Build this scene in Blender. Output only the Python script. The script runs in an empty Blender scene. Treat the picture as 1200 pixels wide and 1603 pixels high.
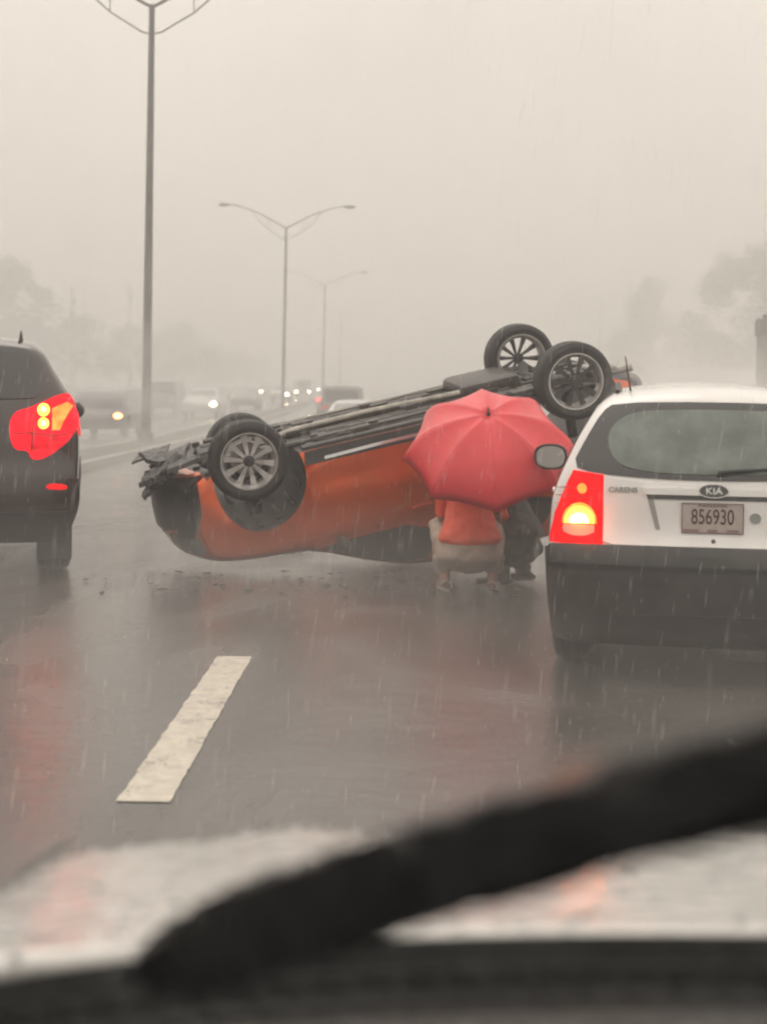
import bpy, bmesh, math, random
from mathutils import Vector, Matrix
from mathutils.bvhtree import BVHTree
from mathutils.geometry import delaunay_2d_cdt

random.seed(7)
R = math.radians
S = bpy.context.scene
COL = S.collection

# ------------------------------------------------------------------ camera
F_PX, EYE = 2300.0, 1.45
cam_d = bpy.data.cameras.new('camera')
cam = bpy.data.objects.new('camera', cam_d)
COL.objects.link(cam)
S.camera = cam
cam.location = (0, 0, EYE)
cam.rotation_euler = (Matrix.Rotation(R(90), 3, 'X') @ Matrix.Rotation(R(0.8), 3, 'Z')).to_euler()
cam_d.sensor_fit = 'VERTICAL'
cam_d.sensor_height = 36.0
cam_d.lens = 36.0 * F_PX / 1603.0
cam_d.shift_y = -(801.5 - 620.0) / 1603.0
cam_d.clip_start = 0.05
cam_d.clip_end = 3000
cam_d.dof.use_dof = True
cam_d.dof.focus_distance = 9.5
cam_d.dof.aperture_fstop = 2.6

# ------------------------------------------------------------------ world: overcast sky
world = bpy.data.worlds.new('World')
S.world = world
world.use_nodes = True
nt = world.node_tree
nt.nodes.clear()
wo = nt.nodes.new('ShaderNodeOutputWorld')
bg = nt.nodes.new('ShaderNodeBackground')
sky = nt.nodes.new('ShaderNodeTexSky')
sky.sky_type = 'NISHITA'
sky.sun_disc = False
SUN_EL, SUN_ROT = R(58), R(-25)
sky.sun_elevation = SUN_EL
sky.sun_rotation = SUN_ROT
sky.air_density = 2.0
sky.dust_density = 8.0
tc = nt.nodes.new('ShaderNodeTexCoord')
sep = nt.nodes.new('ShaderNodeSeparateXYZ')
nt.links.new(tc.outputs['Generated'], sep.inputs[0])
mr = nt.nodes.new('ShaderNodeMapRange')          # standard overcast sky: brighter towards the zenith
mr.inputs['From Min'].default_value = 0.0
mr.inputs['From Max'].default_value = 1.0
mr.inputs['To Min'].default_value = 0.80
mr.inputs['To Max'].default_value = 1.38
nt.links.new(sep.outputs[2], mr.inputs['Value'])
cloud = nt.nodes.new('ShaderNodeVectorMath')
cloud.operation = 'SCALE'
cloud.inputs[0].default_value = (10.35, 9.42, 8.35)
noi = nt.nodes.new('ShaderNodeTexNoise')
noi.inputs['Scale'].default_value = 2.2
noi.inputs['Detail'].default_value = 3
nt.links.new(tc.outputs['Generated'], noi.inputs['Vector'])
nm = nt.nodes.new('ShaderNodeMapRange')
nm.inputs['To Min'].default_value = 0.78
nm.inputs['To Max'].default_value = 1.24
nt.links.new(noi.outputs['Fac'], nm.inputs['Value'])
mu = nt.nodes.new('ShaderNodeMath'); mu.operation = 'MULTIPLY'
nt.links.new(mr.outputs[0], mu.inputs[0]); nt.links.new(nm.outputs[0], mu.inputs[1])
nt.links.new(mu.outputs[0], cloud.inputs['Scale'])
mx = nt.nodes.new('ShaderNodeMix'); mx.data_type = 'RGBA'
mx.inputs[0].default_value = 0.97
nt.links.new(sky.outputs[0], mx.inputs[6])
nt.links.new(cloud.outputs[0], mx.inputs[7])
nt.links.new(mx.outputs[2], bg.inputs[0])
bg.inputs[1].default_value = 0.1
nt.links.new(bg.outputs[0], wo.inputs[0])

sun_d = bpy.data.lights.new('sun', 'SUN')
sun_d.energy = 0.5
sun_d.angle = R(40)
sun_d.color = (1.0, 0.95, 0.88)
sun = bpy.data.objects.new('sun', sun_d)
sun.rotation_euler = (R(90) - SUN_EL, 0, R(25) + R(180))
COL.objects.link(sun)

S.view_settings.view_transform = 'Standard'
S.view_settings.look = 'None'
S.view_settings.exposure = 0.0
S.view_settings.gamma = 1.0
S.view_settings.use_curve_mapping = False
S.render.engine = 'CYCLES'
S.cycles.use_denoising = True
S.cycles.use_adaptive_sampling = True
S.cycles.adaptive_threshold = 0.05
S.cycles.adaptive_min_samples = 24
S.cycles.time_limit = 780
S.cycles.max_bounces = 8
S.cycles.diffuse_bounces = 3
S.cycles.glossy_bounces = 3
S.cycles.transmission_bounces = 4
S.cycles.volume_bounces = 3
S.cycles.transparent_max_bounces = 6
S.cycles.sample_clamp_indirect = 4.0
S.cycles.caustics_reflective = False
S.cycles.caustics_refractive = False
S.cycles.pixel_filter_type = 'BLACKMAN_HARRIS'
S.cycles.filter_width = 2.2


def gz(y):
    """height of the road: level near the camera, rising gently from 45 m on"""
    return max(0.0, y - 45.0) * 0.009


def at(px, py, D):
    """point on the photograph's pixel at distance D"""
    a = R(0.8)
    dx, dy = px - 600, py - 620
    ux = dx * math.cos(a) + dy * math.sin(a)
    uy = -dx * math.sin(a) + dy * math.cos(a)
    return Vector((ux / F_PX * D, D, EYE - uy / F_PX * D))


# ------------------------------------------------------------------ materials
MATS = {}


def mat(name, col, rough=0.5, metal=0.0, coat=0.0, emit=None, strength=0.0, vary=0.0, vscale=8.0,
        bump=0.0, bscale=60.0, trans=0.0, spec=0.5, col2=None, coat_rough=0.05):
    if name in MATS:
        return MATS[name]
    m = bpy.data.materials.new(name)
    m.use_nodes = True
    n = m.node_tree
    b = n.nodes['Principled BSDF']
    b.inputs['Base Color'].default_value = (*col, 1)
    b.inputs['Roughness'].default_value = rough
    b.inputs['Metallic'].default_value = metal
    b.inputs['Coat Weight'].default_value = coat
    b.inputs['Coat Roughness'].default_value = coat_rough
    b.inputs['Specular IOR Level'].default_value = spec
    b.inputs['Transmission Weight'].default_value = trans
    if emit:
        b.inputs['Emission Color'].default_value = (*emit, 1)
        b.inputs['Emission Strength'].default_value = strength
    if vary or bump or col2:
        t = n.nodes.new('ShaderNodeTexCoord')
    if vary or col2:
        x = n.nodes.new('ShaderNodeTexNoise')
        x.inputs['Scale'].default_value = vscale
        x.inputs['Detail'].default_value = 5
        x.inputs['Roughness'].default_value = 0.6
        n.links.new(t.outputs['Object'], x.inputs['Vector'])
        r = n.nodes.new('ShaderNodeValToRGB')
        r.color_ramp.elements[0].position = 0.35
        r.color_ramp.elements[1].position = 0.68
        c2 = col2 or tuple(min(1, c * (1 + vary)) for c in col)
        c1 = col if col2 else tuple(c * (1 - vary) for c in col)
        r.color_ramp.elements[0].color = (*c1, 1)
        r.color_ramp.elements[1].color = (*c2, 1)
        n.links.new(x.outputs['Fac'], r.inputs[0])
        n.links.new(r.outputs[0], b.inputs['Base Color'])
    if bump:
        x = n.nodes.new('ShaderNodeTexNoise')
        x.inputs['Scale'].default_value = bscale
        x.inputs['Detail'].default_value = 4
        n.links.new(t.outputs['Object'], x.inputs['Vector'])
        p = n.nodes.new('ShaderNodeBump')
        p.inputs['Strength'].default_value = bump
        p.inputs['Distance'].default_value = 0.01
        n.links.new(x.outputs['Fac'], p.inputs['Height'])
        n.links.new(p.outputs[0], b.inputs['Normal'])
        if coat:
            n.links.new(p.outputs[0], b.inputs['Coat Normal'])
    MATS[name] = m
    return m


def wet_asphalt():
    m = bpy.data.materials.new('wet_asphalt')
    m.use_nodes = True
    n = m.node_tree
    b = n.nodes['Principled BSDF']
    t = n.nodes.new('ShaderNodeTexCoord')
    g = n.nodes.new('ShaderNodeTexNoise'); g.inputs['Scale'].default_value = 140; g.inputs['Detail'].default_value = 3
    n.links.new(t.outputs['Object'], g.inputs['Vector'])
    r = n.nodes.new('ShaderNodeValToRGB')
    r.color_ramp.elements[0].position = .3; r.color_ramp.elements[1].position = .75
    r.color_ramp.elements[0].color = (.060, .055, .052, 1)
    r.color_ramp.elements[1].color = (.145, .134, .126, 1)
    n.links.new(g.outputs['Fac'], r.inputs[0])
    BASE = r
    # puddles: smooth film in the hollows, rougher where the stones stand out
    p = n.nodes.new('ShaderNodeTexNoise'); p.inputs['Scale'].default_value = .55; p.inputs['Detail'].default_value = 5
    p.inputs['Distortion'].default_value = .6
    mp = n.nodes.new('ShaderNodeMapping'); mp.inputs['Scale'].default_value = (1.6, .7, 1)
    n.links.new(t.outputs['Object'], mp.inputs[0]); n.links.new(mp.outputs[0], p.inputs['Vector'])
    q = n.nodes.new('ShaderNodeMapRange')
    q.inputs['From Min'].default_value = .38; q.inputs['From Max'].default_value = .62
    q.inputs['To Min'].default_value = .04; q.inputs['To Max'].default_value = .30
    n.links.new(p.outputs['Fac'], q.inputs['Value'])
    n.links.new(q.outputs[0], b.inputs['Roughness'])
    vm = n.nodes.new('ShaderNodeVectorMath'); vm.operation = 'SCALE'
    q2 = n.nodes.new('ShaderNodeMapRange')
    q2.inputs['From Min'].default_value = .35; q2.inputs['From Max'].default_value = .65
    q2.inputs['To Min'].default_value = .60; q2.inputs['To Max'].default_value = 1.30
    n.links.new(p.outputs['Fac'], q2.inputs['Value'])
    n.links.new(BASE.outputs[0], vm.inputs[0]); n.links.new(q2.outputs[0], vm.inputs['Scale'])
    n.links.new(vm.outputs[0], b.inputs['Base Color'])
    # rain rippled film + stones
    w = n.nodes.new('ShaderNodeTexNoise'); w.inputs['Scale'].default_value = 9; w.inputs['Detail'].default_value = 6
    n.links.new(t.outputs['Object'], w.inputs['Vector'])
    ad = n.nodes.new('ShaderNodeMath'); ad.operation = 'MULTIPLY_ADD'
    ad.inputs[1].default_value = .35
    n.links.new(g.outputs['Fac'], ad.inputs[0]); n.links.new(w.outputs['Fac'], ad.inputs[2])
    bu = n.nodes.new('ShaderNodeBump'); bu.inputs['Strength'].default_value = .28; bu.inputs['Distance'].default_value = .012
    n.links.new(ad.outputs[0], bu.inputs['Height'])
    n.links.new(bu.outputs[0], b.inputs['Normal'])
    b.inputs['Specular IOR Level'].default_value = .6
    return m


M_ASPH = wet_asphalt()
M_LINE = mat('road_paint', (.66, .61, .52), .35, vary=.18, vscale=14, bump=.35, bscale=110)


def wear(m):
    n = m.node_tree; b = n.nodes['Principled BSDF']
    src = b.inputs['Base Color'].links[0].from_socket
    t = n.nodes.new('ShaderNodeTexCoord')
    a = n.nodes.new('ShaderNodeTexNoise'); a.inputs['Scale'].default_value = 55; a.inputs['Detail'].default_value = 6; a.inputs['Roughness'].default_value = .7
    c = n.nodes.new('ShaderNodeTexNoise'); c.inputs['Scale'].default_value = 5; c.inputs['Detail'].default_value = 3
    n.links.new(t.outputs['Object'], a.inputs['Vector']); n.links.new(t.outputs['Object'], c.inputs['Vector'])
    ad = n.nodes.new('ShaderNodeMath'); ad.operation = 'ADD'
    n.links.new(a.outputs['Fac'], ad.inputs[0]); n.links.new(c.outputs['Fac'], ad.inputs[1])
    r = n.nodes.new('ShaderNodeMapRange')
    r.inputs['From Min'].default_value = 1.09; r.inputs['From Max'].default_value = 1.25
    n.links.new(ad.outputs[0], r.inputs['Value'])
    x = n.nodes.new('ShaderNodeMix'); x.data_type = 'RGBA'
    n.links.new(r.outputs[0], x.inputs[0]); n.links.new(src, x.inputs[6]); x.inputs[7].default_value = (.16, .145, .135, 1)
    n.links.new(x.outputs[2], b.inputs['Base Color'])


wear(M_LINE)
M_KERB = mat('wet_concrete', (.30, .28, .25), .4, vary=.25, vscale=3, bump=.3)
M_GRASS = mat('wet_grass', (.05, .06, .03), .7, vary=.4, vscale=2, bump=.8, bscale=30)
M_TYRE = mat('tyre_rubber', (.022, .022, .023), .55, vary=.3, vscale=20, bump=.15, bscale=80)
M_ALLOY = mat('alloy', (.62, .61, .60), .28, metal=.75, vary=.1, vscale=15)
M_BLACKMETAL = mat('dark_metal', (.05, .05, .05), .45, metal=.5, vary=.4, vscale=12, bump=.2)
M_UNDER = mat('underbody', (.016, .015, .015), .42, vary=.5, vscale=7, bump=.5, bscale=25, col2=(.060, .052, .045))
M_PLASTIC = mat('black_plastic', (.025, .025, .026), .38, vary=.3, vscale=9, bump=.1, bscale=90)
M_GLASS = mat('dark_car_glass', (.02, .022, .023), .06, coat=.5, spec=.6)
M_FOG_GLASS = mat('misted_glass', (.17, .20, .185), .22, vary=.28, vscale=5, spec=.6, bump=.12, bscale=70)
M_CHROME = mat('chrome', (.6, .6, .6), .15, metal=1)
M_POLE = mat('galvanised_pole', (.13, .12, .11), .5, metal=.2, vary=.15, vscale=2)
M_STEEL = mat('exhaust_steel', (.30, .28, .25), .3, metal=.9, vary=.3, vscale=10)


# ------------------------------------------------------------------ mesh helpers
def link(o, parent=None):
    COL.objects.link(o)
    if parent is not None:
        o.parent = parent
    return o


def mesh_obj(name, verts, faces, mats, parent=None, midx=None, smooth=True, angle=38, merge=0):
    me = bpy.data.meshes.new(name)
    me.from_pydata([tuple(v) for v in verts], [], faces)
    if not isinstance(mats, (list, tuple)):
        mats = [mats]
    for m in mats:
        me.materials.append(m)
    if midx:
        me.polygons.foreach_set('material_index', midx)
    if merge:
        bm = bmesh.new(); bm.from_mesh(me)
        bmesh.ops.remove_doubles(bm, verts=bm.verts, dist=merge)
        bmesh.ops.recalc_face_normals(bm, faces=bm.faces)
        bm.to_mesh(me); bm.free()
    me.update()
    if smooth:
        me.polygons.foreach_set('use_smooth', [True] * len(me.polygons))
        me.set_sharp_from_angle(angle=R(angle))
    o = bpy.data.objects.new(name, me)
    return link(o, parent)


def bm_obj(name, bm, m, parent=None, smooth=True, angle=38):
    me = bpy.data.meshes.new(name)
    bmesh.ops.recalc_face_normals(bm, faces=bm.faces)
    bm.to_mesh(me); bm.free()
    for q in (m if isinstance(m, (list, tuple)) else [m]):
        me.materials.append(q)
    if smooth:
        me.polygons.foreach_set('use_smooth', [True] * len(me.polygons))
        me.set_sharp_from_angle(angle=R(angle))
    return link(bpy.data.objects.new(name, me), parent)


def add_box(bm, c, s, rot=None, bev=0.0):
    r = bmesh.ops.create_cube(bm, size=1)
    vs = r['verts']
    M = Matrix.Translation(Vector(c)) @ ((rot.to_4x4()) if rot else Matrix.Identity(4)) @ Matrix.Diagonal((*s, 1))
    bmesh.ops.transform(bm, matrix=M, verts=vs)
    if bev:
        es = list({e for v in vs for e in v.link_edges})
        bmesh.ops.bevel(bm, geom=es, offset=bev, segments=2, affect='EDGES', profile=.5)


def add_tube(bm, pts, rad, seg=10, caps=True):
    pts = [Vector(p) for p in pts]
    if not isinstance(rad, (list, tuple)):
        rad = [rad] * len(pts)
    rings = []
    up = Vector((0, 0, 1))
    for i, p in enumerate(pts):
        d = (pts[min(i + 1, len(pts) - 1)] - pts[max(i - 1, 0)]).normalized()
        a = d.cross(up)
        if a.length < .05:
            a = d.cross(Vector((1, 0, 0)))
        a.normalize(); b = a.cross(d)
        rings.append([bm.verts.new(p + (a * math.cos(t) + b * math.sin(t)) * rad[i])
                      for t in [2 * math.pi * k / seg for k in range(seg)]])
    for i in range(len(rings) - 1):
        for k in range(seg):
            bm.faces.new((rings[i][k], rings[i][(k + 1) % seg], rings[i + 1][(k + 1) % seg], rings[i + 1][k]))
    if caps:
        bm.faces.new(rings[0][::-1]); bm.faces.new(rings[-1])


def add_lathe(bm, prof, seg=40, axis='X', origin=(0, 0, 0), closed=False):
    """prof: (along axis, radius)"""
    o = Vector(origin)
    rings = []
    for a, r in prof:
        ring = []
        for k in range(seg):
            t = 2 * math.pi * k / seg
            c, s = r * math.cos(t), r * math.sin(t)
            v = {'X': (a, c, s), 'Y': (c, a, s), 'Z': (c, s, a)}[axis]
            ring.append(bm.verts.new(o + Vector(v)))
        rings.append(ring)
    n = len(rings)
    for i in range(n if closed else n - 1):
        A, B = rings[i], rings[(i + 1) % n]
        for k in range(seg):
            bm.faces.new((A[k], A[(k + 1) % seg], B[(k + 1) % seg], B[k]))
    if not closed:
        if prof[0][1] > 1e-4: bm.faces.new(rings[0][::-1])
        if prof[-1][1] > 1e-4: bm.faces.new(rings[-1])


def tag(o, label=None, cat=None, group=None, kind=None):
    if label: o['label'] = label
    if cat: o['category'] = cat
    if group: o['group'] = group
    if kind: o['kind'] = kind
    return o


def empty(name, loc=(0, 0, 0), rz=0.0, parent=None):
    o = bpy.data.objects.new(name, None)
    o.location = loc
    o.rotation_euler = (0, 0, rz)
    o.empty_display_size = .2
    return link(o, parent)


def chaikin(pts, n=2, closed=False):
    for _ in range(n):
        out = [] if closed else [pts[0]]
        m = len(pts)
        for i in range(m if closed else m - 1):
            a, b = pts[i], pts[(i + 1) % m]
            out.append((a[0] * .75 + b[0] * .25, a[1] * .75 + b[1] * .25))
            out.append((a[0] * .25 + b[0] * .75, a[1] * .25 + b[1] * .75))
        if not closed: out.append(pts[-1])
        pts = out
    return pts


def resample(pts, step):
    out = [pts[0]]
    for a, b in zip(pts, pts[1:]):
        d = math.dist(a, b)
        k = max(1, int(math.ceil(d / step)))
        for i in range(1, k + 1):
            out.append((a[0] + (b[0] - a[0]) * i / k, a[1] + (b[1] - a[1]) * i / k))
    res = [out[0]]
    for p in out[1:-1]:
        if math.dist(p, res[-1]) > step * .35: res.append(p)
    res.append(out[-1])
    return res


def interp(x, tab):
    if x <= tab[0][0]: return tab[0][1]
    for (a, fa), (b, fb) in zip(tab, tab[1:]):
        if x <= b:
            t = (x - a) / (b - a)
            return fa + (fb - fa) * t
    return tab[-1][1]


def inside(p, poly):
    c = False
    x, y = p
    j = len(poly) - 1
    for i in range(len(poly)):
        xi, yi = poly[i]; xj, yj = poly[j]
        if (yi > y) != (yj > y) and x < (xj - xi) * (y - yi) / (yj - yi) + xi: c = not c
        j = i
    return c


def fill2d(outline, step):
    """triangulate a closed 2D outline with interior points on a grid -> (points, triangles, boundary count)"""
    pts = [Vector(p) for p in outline]
    nb = len(pts)
    xs = [p[0] for p in outline]; ys = [p[1] for p in outline]
    x = min(xs) + step * .5
    while x < max(xs):
        y = min(ys) + step * .5
        while y < max(ys):
            if inside((x, y), outline) and min((Vector((x, y)) - q).length for q in pts[:nb]) > step * .45:
                pts.append(Vector((x, y)))
            y += step
        x += step
    r = delaunay_2d_cdt(pts, [], [list(range(nb))], 1, 1e-6)
    return [tuple(v) for v in r[0]], [tuple(f) for f in r[2]], nb, r[3]


class Car:
    """A body shell swept from a side profile; local axes: x right, y forward, z up."""

    def __init__(s, root, upper, arches, zb, W, paint, round_r=.07, bulge=(.16, .10), crown=.05, crown_z=.8,
                 fix=None, step=.07, name='body', under=None, uscale=.86):
        s.root, s.W, s.fix = root, W, fix or (lambda v: v)
        up = resample(upper, step)
        low = []
        for (yc, zc, r) in sorted(arches, key=lambda a: -a[0]):
            a0 = math.asin(max(-1, min(1, (zb - zc) / r)))
            low.append((yc + r * math.cos(a0) + .02, zb))
            K = 22
            for k in range(K + 1):
                t = a0 + (math.pi - 2 * a0) * k / K
                low.append((yc + r * math.cos(t), zc + r * math.sin(t)))
            low.append((yc - r * math.cos(a0) - .02, zb))
        poly = list(up)
        tags = ['p'] * (len(up) - 1)
        prev = up[-1]
        mids = []
        for q in low:
            if q[1] == zb and prev[1] <= zb + .06 and abs(prev[0] - q[0]) > step * 2:
                k = int(abs(prev[0] - q[0]) / (step * 2)) + 1
                for i in range(1, k):
                    mids.append((prev[0] + (q[0] - prev[0]) * i / k, prev[1] + (q[1] - prev[1]) * i / k))
            mids.append(q); prev = q
        a, b = prev, up[0]
        k = int(math.dist(a, b) / (step * 2)) + 1
        for i in range(1, k):
            mids.append((a[0] + (b[0] - a[0]) * i / k, a[1] + (b[1] - a[1]) * i / k))
        poly += mids
        tags += ['u'] * (len(poly) - len(tags))
        n = len(poly)
        area = sum(poly[i][0] * poly[(i + 1) % n][1] - poly[(i + 1) % n][0] * poly[i][1] for i in range(n))
        sg = 1 if area > 0 else -1
        nor = []
        for i in range(n):
            a, b = poly[i - 1], poly[(i + 1) % n]
            d = Vector((b[0] - a[0], b[1] - a[1])).normalized()
            nor.append(Vector((d.y, -d.x)) * sg)
        ymin = min(p[0] for p in poly); ymax = max(p[0] for p in poly)
        yc0, hl = (ymin + ymax) / 2, (ymax - ymin) / 2
        zmax = max(p[1] for p in poly)
        T0 = uscale
        aa = [0, .22, .44, .62, .76, T0] + [T0 + (1 - T0) * math.sin(R(90) * k / 6) for k in range(1, 7)]
        us = [-a for a in aa[:0:-1]] + aa
        verts, faces, mi = [], [], []
        ring = {}
        for u in us:
            a = abs(u)
            t = max(0, (a - T0) / (1 - T0))
            g = 1 - math.sqrt(max(0, 1 - t * t))
            for i in range(n):
                rr = round_r if (i < len(up)) else .012
                y = poly[i][0] - nor[i].x * rr * g
                z = poly[i][1] - nor[i].y * rr * g
                q = (y - yc0) / hl
                y -= (bulge[0] * max(0, q) ** 5 - bulge[1] * max(0, -q) ** 5) * a ** 3
                if z > crown_z:
                    z -= crown * (z - crown_z) / (zmax - crown_z) * a ** 2.5
                ring[(u, i)] = len(verts)
                verts.append(Vector((u * W(y, z), y, z)))
        for j in range(len(us) - 1):
            for i in range(n):
                k = (i + 1) % n
                faces.append((ring[(us[j], i)], ring[(us[j], k)], ring[(us[j + 1], k)], ring[(us[j + 1], i)]))
                mi.append(0 if tags[i] == 'p' else 1)
        # side panels
        cap = [(verts[ring[(1, i)]].y, verts[ring[(1, i)]].z) for i in range(n)]
        P, T, nb, orig = fill2d(cap, step * 1.15)
        for sx in (-1, 1):
            base = len(verts)
            for p in P:
                verts.append(Vector((sx * W(p[0], p[1]), p[0], p[1])))
            for t in T:
                faces.append(tuple(base + k for k in (t if sx > 0 else t[::-1])))
                mi.append(0)
        verts = [s.fix(v) for v in verts]
        s.bvh = BVHTree.FromPolygons(verts, faces)
        s.body = mesh_obj(name, verts, faces, [paint, under or M_UNDER], root, mi, True, 32, merge=.0006)

    def hit(s, side, a, b):
        o, d = {'rear': (Vector((a, -9, b)), Vector((0, 1, 0))), 'front': (Vector((a, 9, b)), Vector((0, -1, 0))),
                'right': (Vector((9, a, b)), Vector((-1, 0, 0))), 'left': (Vector((-9, a, b)), Vector((1, 0, 0))),
                'top': (Vector((a, b, 9)), Vector((0, 0, -1))), 'bottom': (Vector((a, b, -9)), Vector((0, 0, 1)))}[side]
        h = s.bvh.ray_cast(o, d)
        if h[0] is None:
            for k in range(1, 40):                 # just off the outline: slide to the nearest edge of the body
                oo = o.copy()
                if side in ('rear', 'front', 'top', 'bottom'): oo.x *= 1 - k * .02
                else: oo.z, oo.y = oo.z + (.75 - oo.z) * k * .02, oo.y * (1 - k * .012)
                h = s.bvh.ray_cast(oo, d)
                if h[0] is not None: break
            if h[0] is None: h = s.bvh.find_nearest(o + d * 9)
            q = Vector(h[0])
            for i in range(3):
                if abs(d[i]) < .5: q[i] = o[i]
            n0 = h[1]
            h = s.bvh.find_nearest(q)
            return h[0], (n0 if n0.dot(d) < 0 else -n0)
        return h[0], (h[1] if h[1].dot(d) < 0 else -h[1])

    def patch(s, name, outline, side, m, parent=None, out=.006, th=.02, step=.06, rnd=0, label=None, smooth=True):
        if rnd: outline = chaikin(outline, rnd, True)
        outline = resample(list(outline) + [outline[0]], step)[:-1]
        P, T, nb, _ = fill2d(outline, step)
        top, nrm = [], []
        for p in P:
            h, nn = s.hit(side, *p)
            top.append(h + nn * out); nrm.append(nn)
        bot = [t - nn * th for t, nn in zip(top, nrm)]
        N = len(top)
        faces = list(T)
        ed = {}
        for t in T:
            for i in range(3):
                e = (t[i], t[(i + 1) % 3])
                ed[e] = 1
        for (a, b) in ed:
            if (b, a) not in ed:
                faces.append((b, a, N + a, N + b))
        o = mesh_obj(name, top + bot, faces, m, parent or s.root, None, smooth, 40)
        bm = bmesh.new(); bm.from_mesh(o.data)
        loose = [v for v in bm.verts if not v.link_faces]
        bmesh.ops.delete(bm, geom=loose, context='VERTS')
        bmesh.ops.recalc_face_normals(bm, faces=bm.faces)
        bm.to_mesh(o.data); bm.free()
        if label: o['label'] = label
        return o


def ellipse(cx, cy, rx, ry, n=24, p=2.0):
    out = []
    for k in range(n):
        t = 2 * math.pi * k / n
        c, s_ = math.cos(t), math.sin(t)
        out.append((cx + rx * math.copysign(abs(c) ** (2 / p), c), cy + ry * math.copysign(abs(s_) ** (2 / p), s_)))
    return out


def line_band(pts, w):
    """thin band outline round a polyline (2D)"""
    L, Rr = [], []
    for i, p in enumerate(pts):
        a = pts[max(0, i - 1)]; b = pts[min(len(pts) - 1, i + 1)]
        d = Vector((b[0] - a[0], b[1] - a[1])).normalized()
        L.append((p[0] - d.y * w / 2, p[1] + d.x * w / 2)); Rr.append((p[0] + d.y * w / 2, p[1] - d.x * w / 2))
    return L + Rr[::-1]


def make_wheel(parent, c, side, r=.32, w=.21, spokes=10, rim_r=.215, tilt=0.0, steer=0.0, spin=.0, dark=False):
    """side = +1: outer face towards +x. Sub-parts: tyre, rim, spoke ..., hub_cap"""
    wh = empty('wheel', c, 0, parent)
    wh.rotation_euler = (0, tilt, steer)
    h = w / 2
    bm = bmesh.new()
    prof = [(-h * .86, rim_r - .004), (-h, rim_r + .03), (-h * 1.04, (rim_r + r) / 2), (-h * .95, r - .028), (-h * .80, r - .008),
            (-h * .52, r - .001), (-h * .47, r - .010), (-h * .41, r - .010), (-h * .38, r), (-h * .06, r), (-h * .04, r - .010),
            (h * .04, r - .010), (h * .06, r), (h * .38, r), (h * .41, r - .010), (h * .47, r - .010), (h * .52, r - .001),
            (h * .80, r - .008), (h * .95, r - .028), (h * 1.04, (rim_r + r) / 2), (h, rim_r + .03), (h * .86, rim_r - .004)]
    add_lathe(bm, prof, 56, 'X', closed=True)
    bm_obj('tyre', bm, M_TYRE, wh)
    bm = bmesh.new()
    rp = [(-h * .88, rim_r), (-h * .7, rim_r - .012), (-h * .5, rim_r - .03), (h * .5, rim_r - .03), (h * .75, rim_r - .012),
          (h * .92, rim_r), (h * .92, rim_r - .010), (h * .70, rim_r - .022), (h * .5, rim_r - .038), (-h * .5, rim_r - .038), (-h * .8, rim_r - .014)]
    add_lathe(bm, rp, 48, 'X', closed=True)
    bm_obj('rim', bm, M_ALLOY, wh)
    # spoke: wedge, wider outward, slightly dished
    sp = None
    xo = side * h * .55
    for k in range(spokes):
        if sp is None:
            r0, r1 = .035, rim_r - .016
            V = []
            for (rr, ww, dx) in ((r0, .012, side * .012), ((r0 + r1) / 2, .019, side * .006), (r1, .030, side * .012)):
                for (t, e) in ((-ww, 0), (ww, 0), (ww * .6, -side * .024), (-ww * .6, -side * .024)):
                    V.append((xo + dx + e, t, rr))
            Fc = []
            for j in range(2):
                for q in range(4):
                    Fc.append((j * 4 + q, j * 4 + (q + 1) % 4, j * 4 + 4 + (q + 1) % 4, j * 4 + 4 + q))
            Fc += [(3, 2, 1, 0), (8, 9, 10, 11)]
            sp = mesh_obj('spoke', V, Fc, M_BLACKMETAL if dark else M_ALLOY, wh, None, False, merge=1e-5)  # dark option: backlit look put into the spoke colour
            o = sp
        else:
            o = link(sp.copy(), wh)
        o.rotation_euler = (spin + 2 * math.pi * k / spokes, 0, 0)
    bm = bmesh.new()
    add_lathe(bm, [(xo - side * .05, .05), (xo, .052), (xo + side * .018, .045), (xo + side * .024, .02), (xo + side * .024, 0.0001)], 20, 'X')
    for k in range(5):
        t = 2 * math.pi * k / 5
        add_lathe(bm, [(xo, .008), (xo + side * .022, .008), (xo + side * .024, .0001)], 6, 'X', (0, .034 * math.cos(t), .034 * math.sin(t)))
    bm_obj('hub', bm, M_BLACKMETAL, wh)
    return wh


def text_obj(name, s, size, m, parent, loc, rot, extrude=.0015, align='CENTER', sx=1.0, bold=0.0):
    cu = bpy.data.curves.new(name, 'FONT')
    cu.body = s; cu.size = size; cu.extrude = extrude; cu.align_x = align; cu.align_y = 'CENTER'
    cu.offset = bold
    o = bpy.data.objects.new(name, cu)
    COL.objects.link(o)
    dg = bpy.context.evaluated_depsgraph_get(); dg.update()
    me = bpy.data.meshes.new_from_object(o.evaluated_get(dg))
    me.name = name
    me.materials.clear(); me.materials.append(m)
    bpy.data.objects.remove(o); bpy.data.curves.remove(cu)
    q = link(bpy.data.objects.new(name, me), parent)
    q.location = loc; q.rotation_euler = rot; q.scale = (sx, 1, 1)
    return q


# ------------------------------------------------------------------ ground
def sheet(name, x0, x1, y0, y1, z, m, nx=8, kind='structure', cell=None):
    V, Fc = [], []
    ys = []
    y = y0
    while y < y1:
        ys.append(y); y += 4 if y < 60 else 25
    ys.append(y1)
    for yy in ys:
        for i in range(nx + 1):
            V.append((x0 + (x1 - x0) * i / nx, yy, z + gz(yy)))
    for j in range(len(ys) - 1):
        for i in range(nx):
            a = j * (nx + 1) + i
            Fc.append((a, a + 1, a + nx + 2, a + nx + 1))
    return tag(mesh_obj(name, V, Fc, m, None, None, True), kind=kind)


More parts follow.
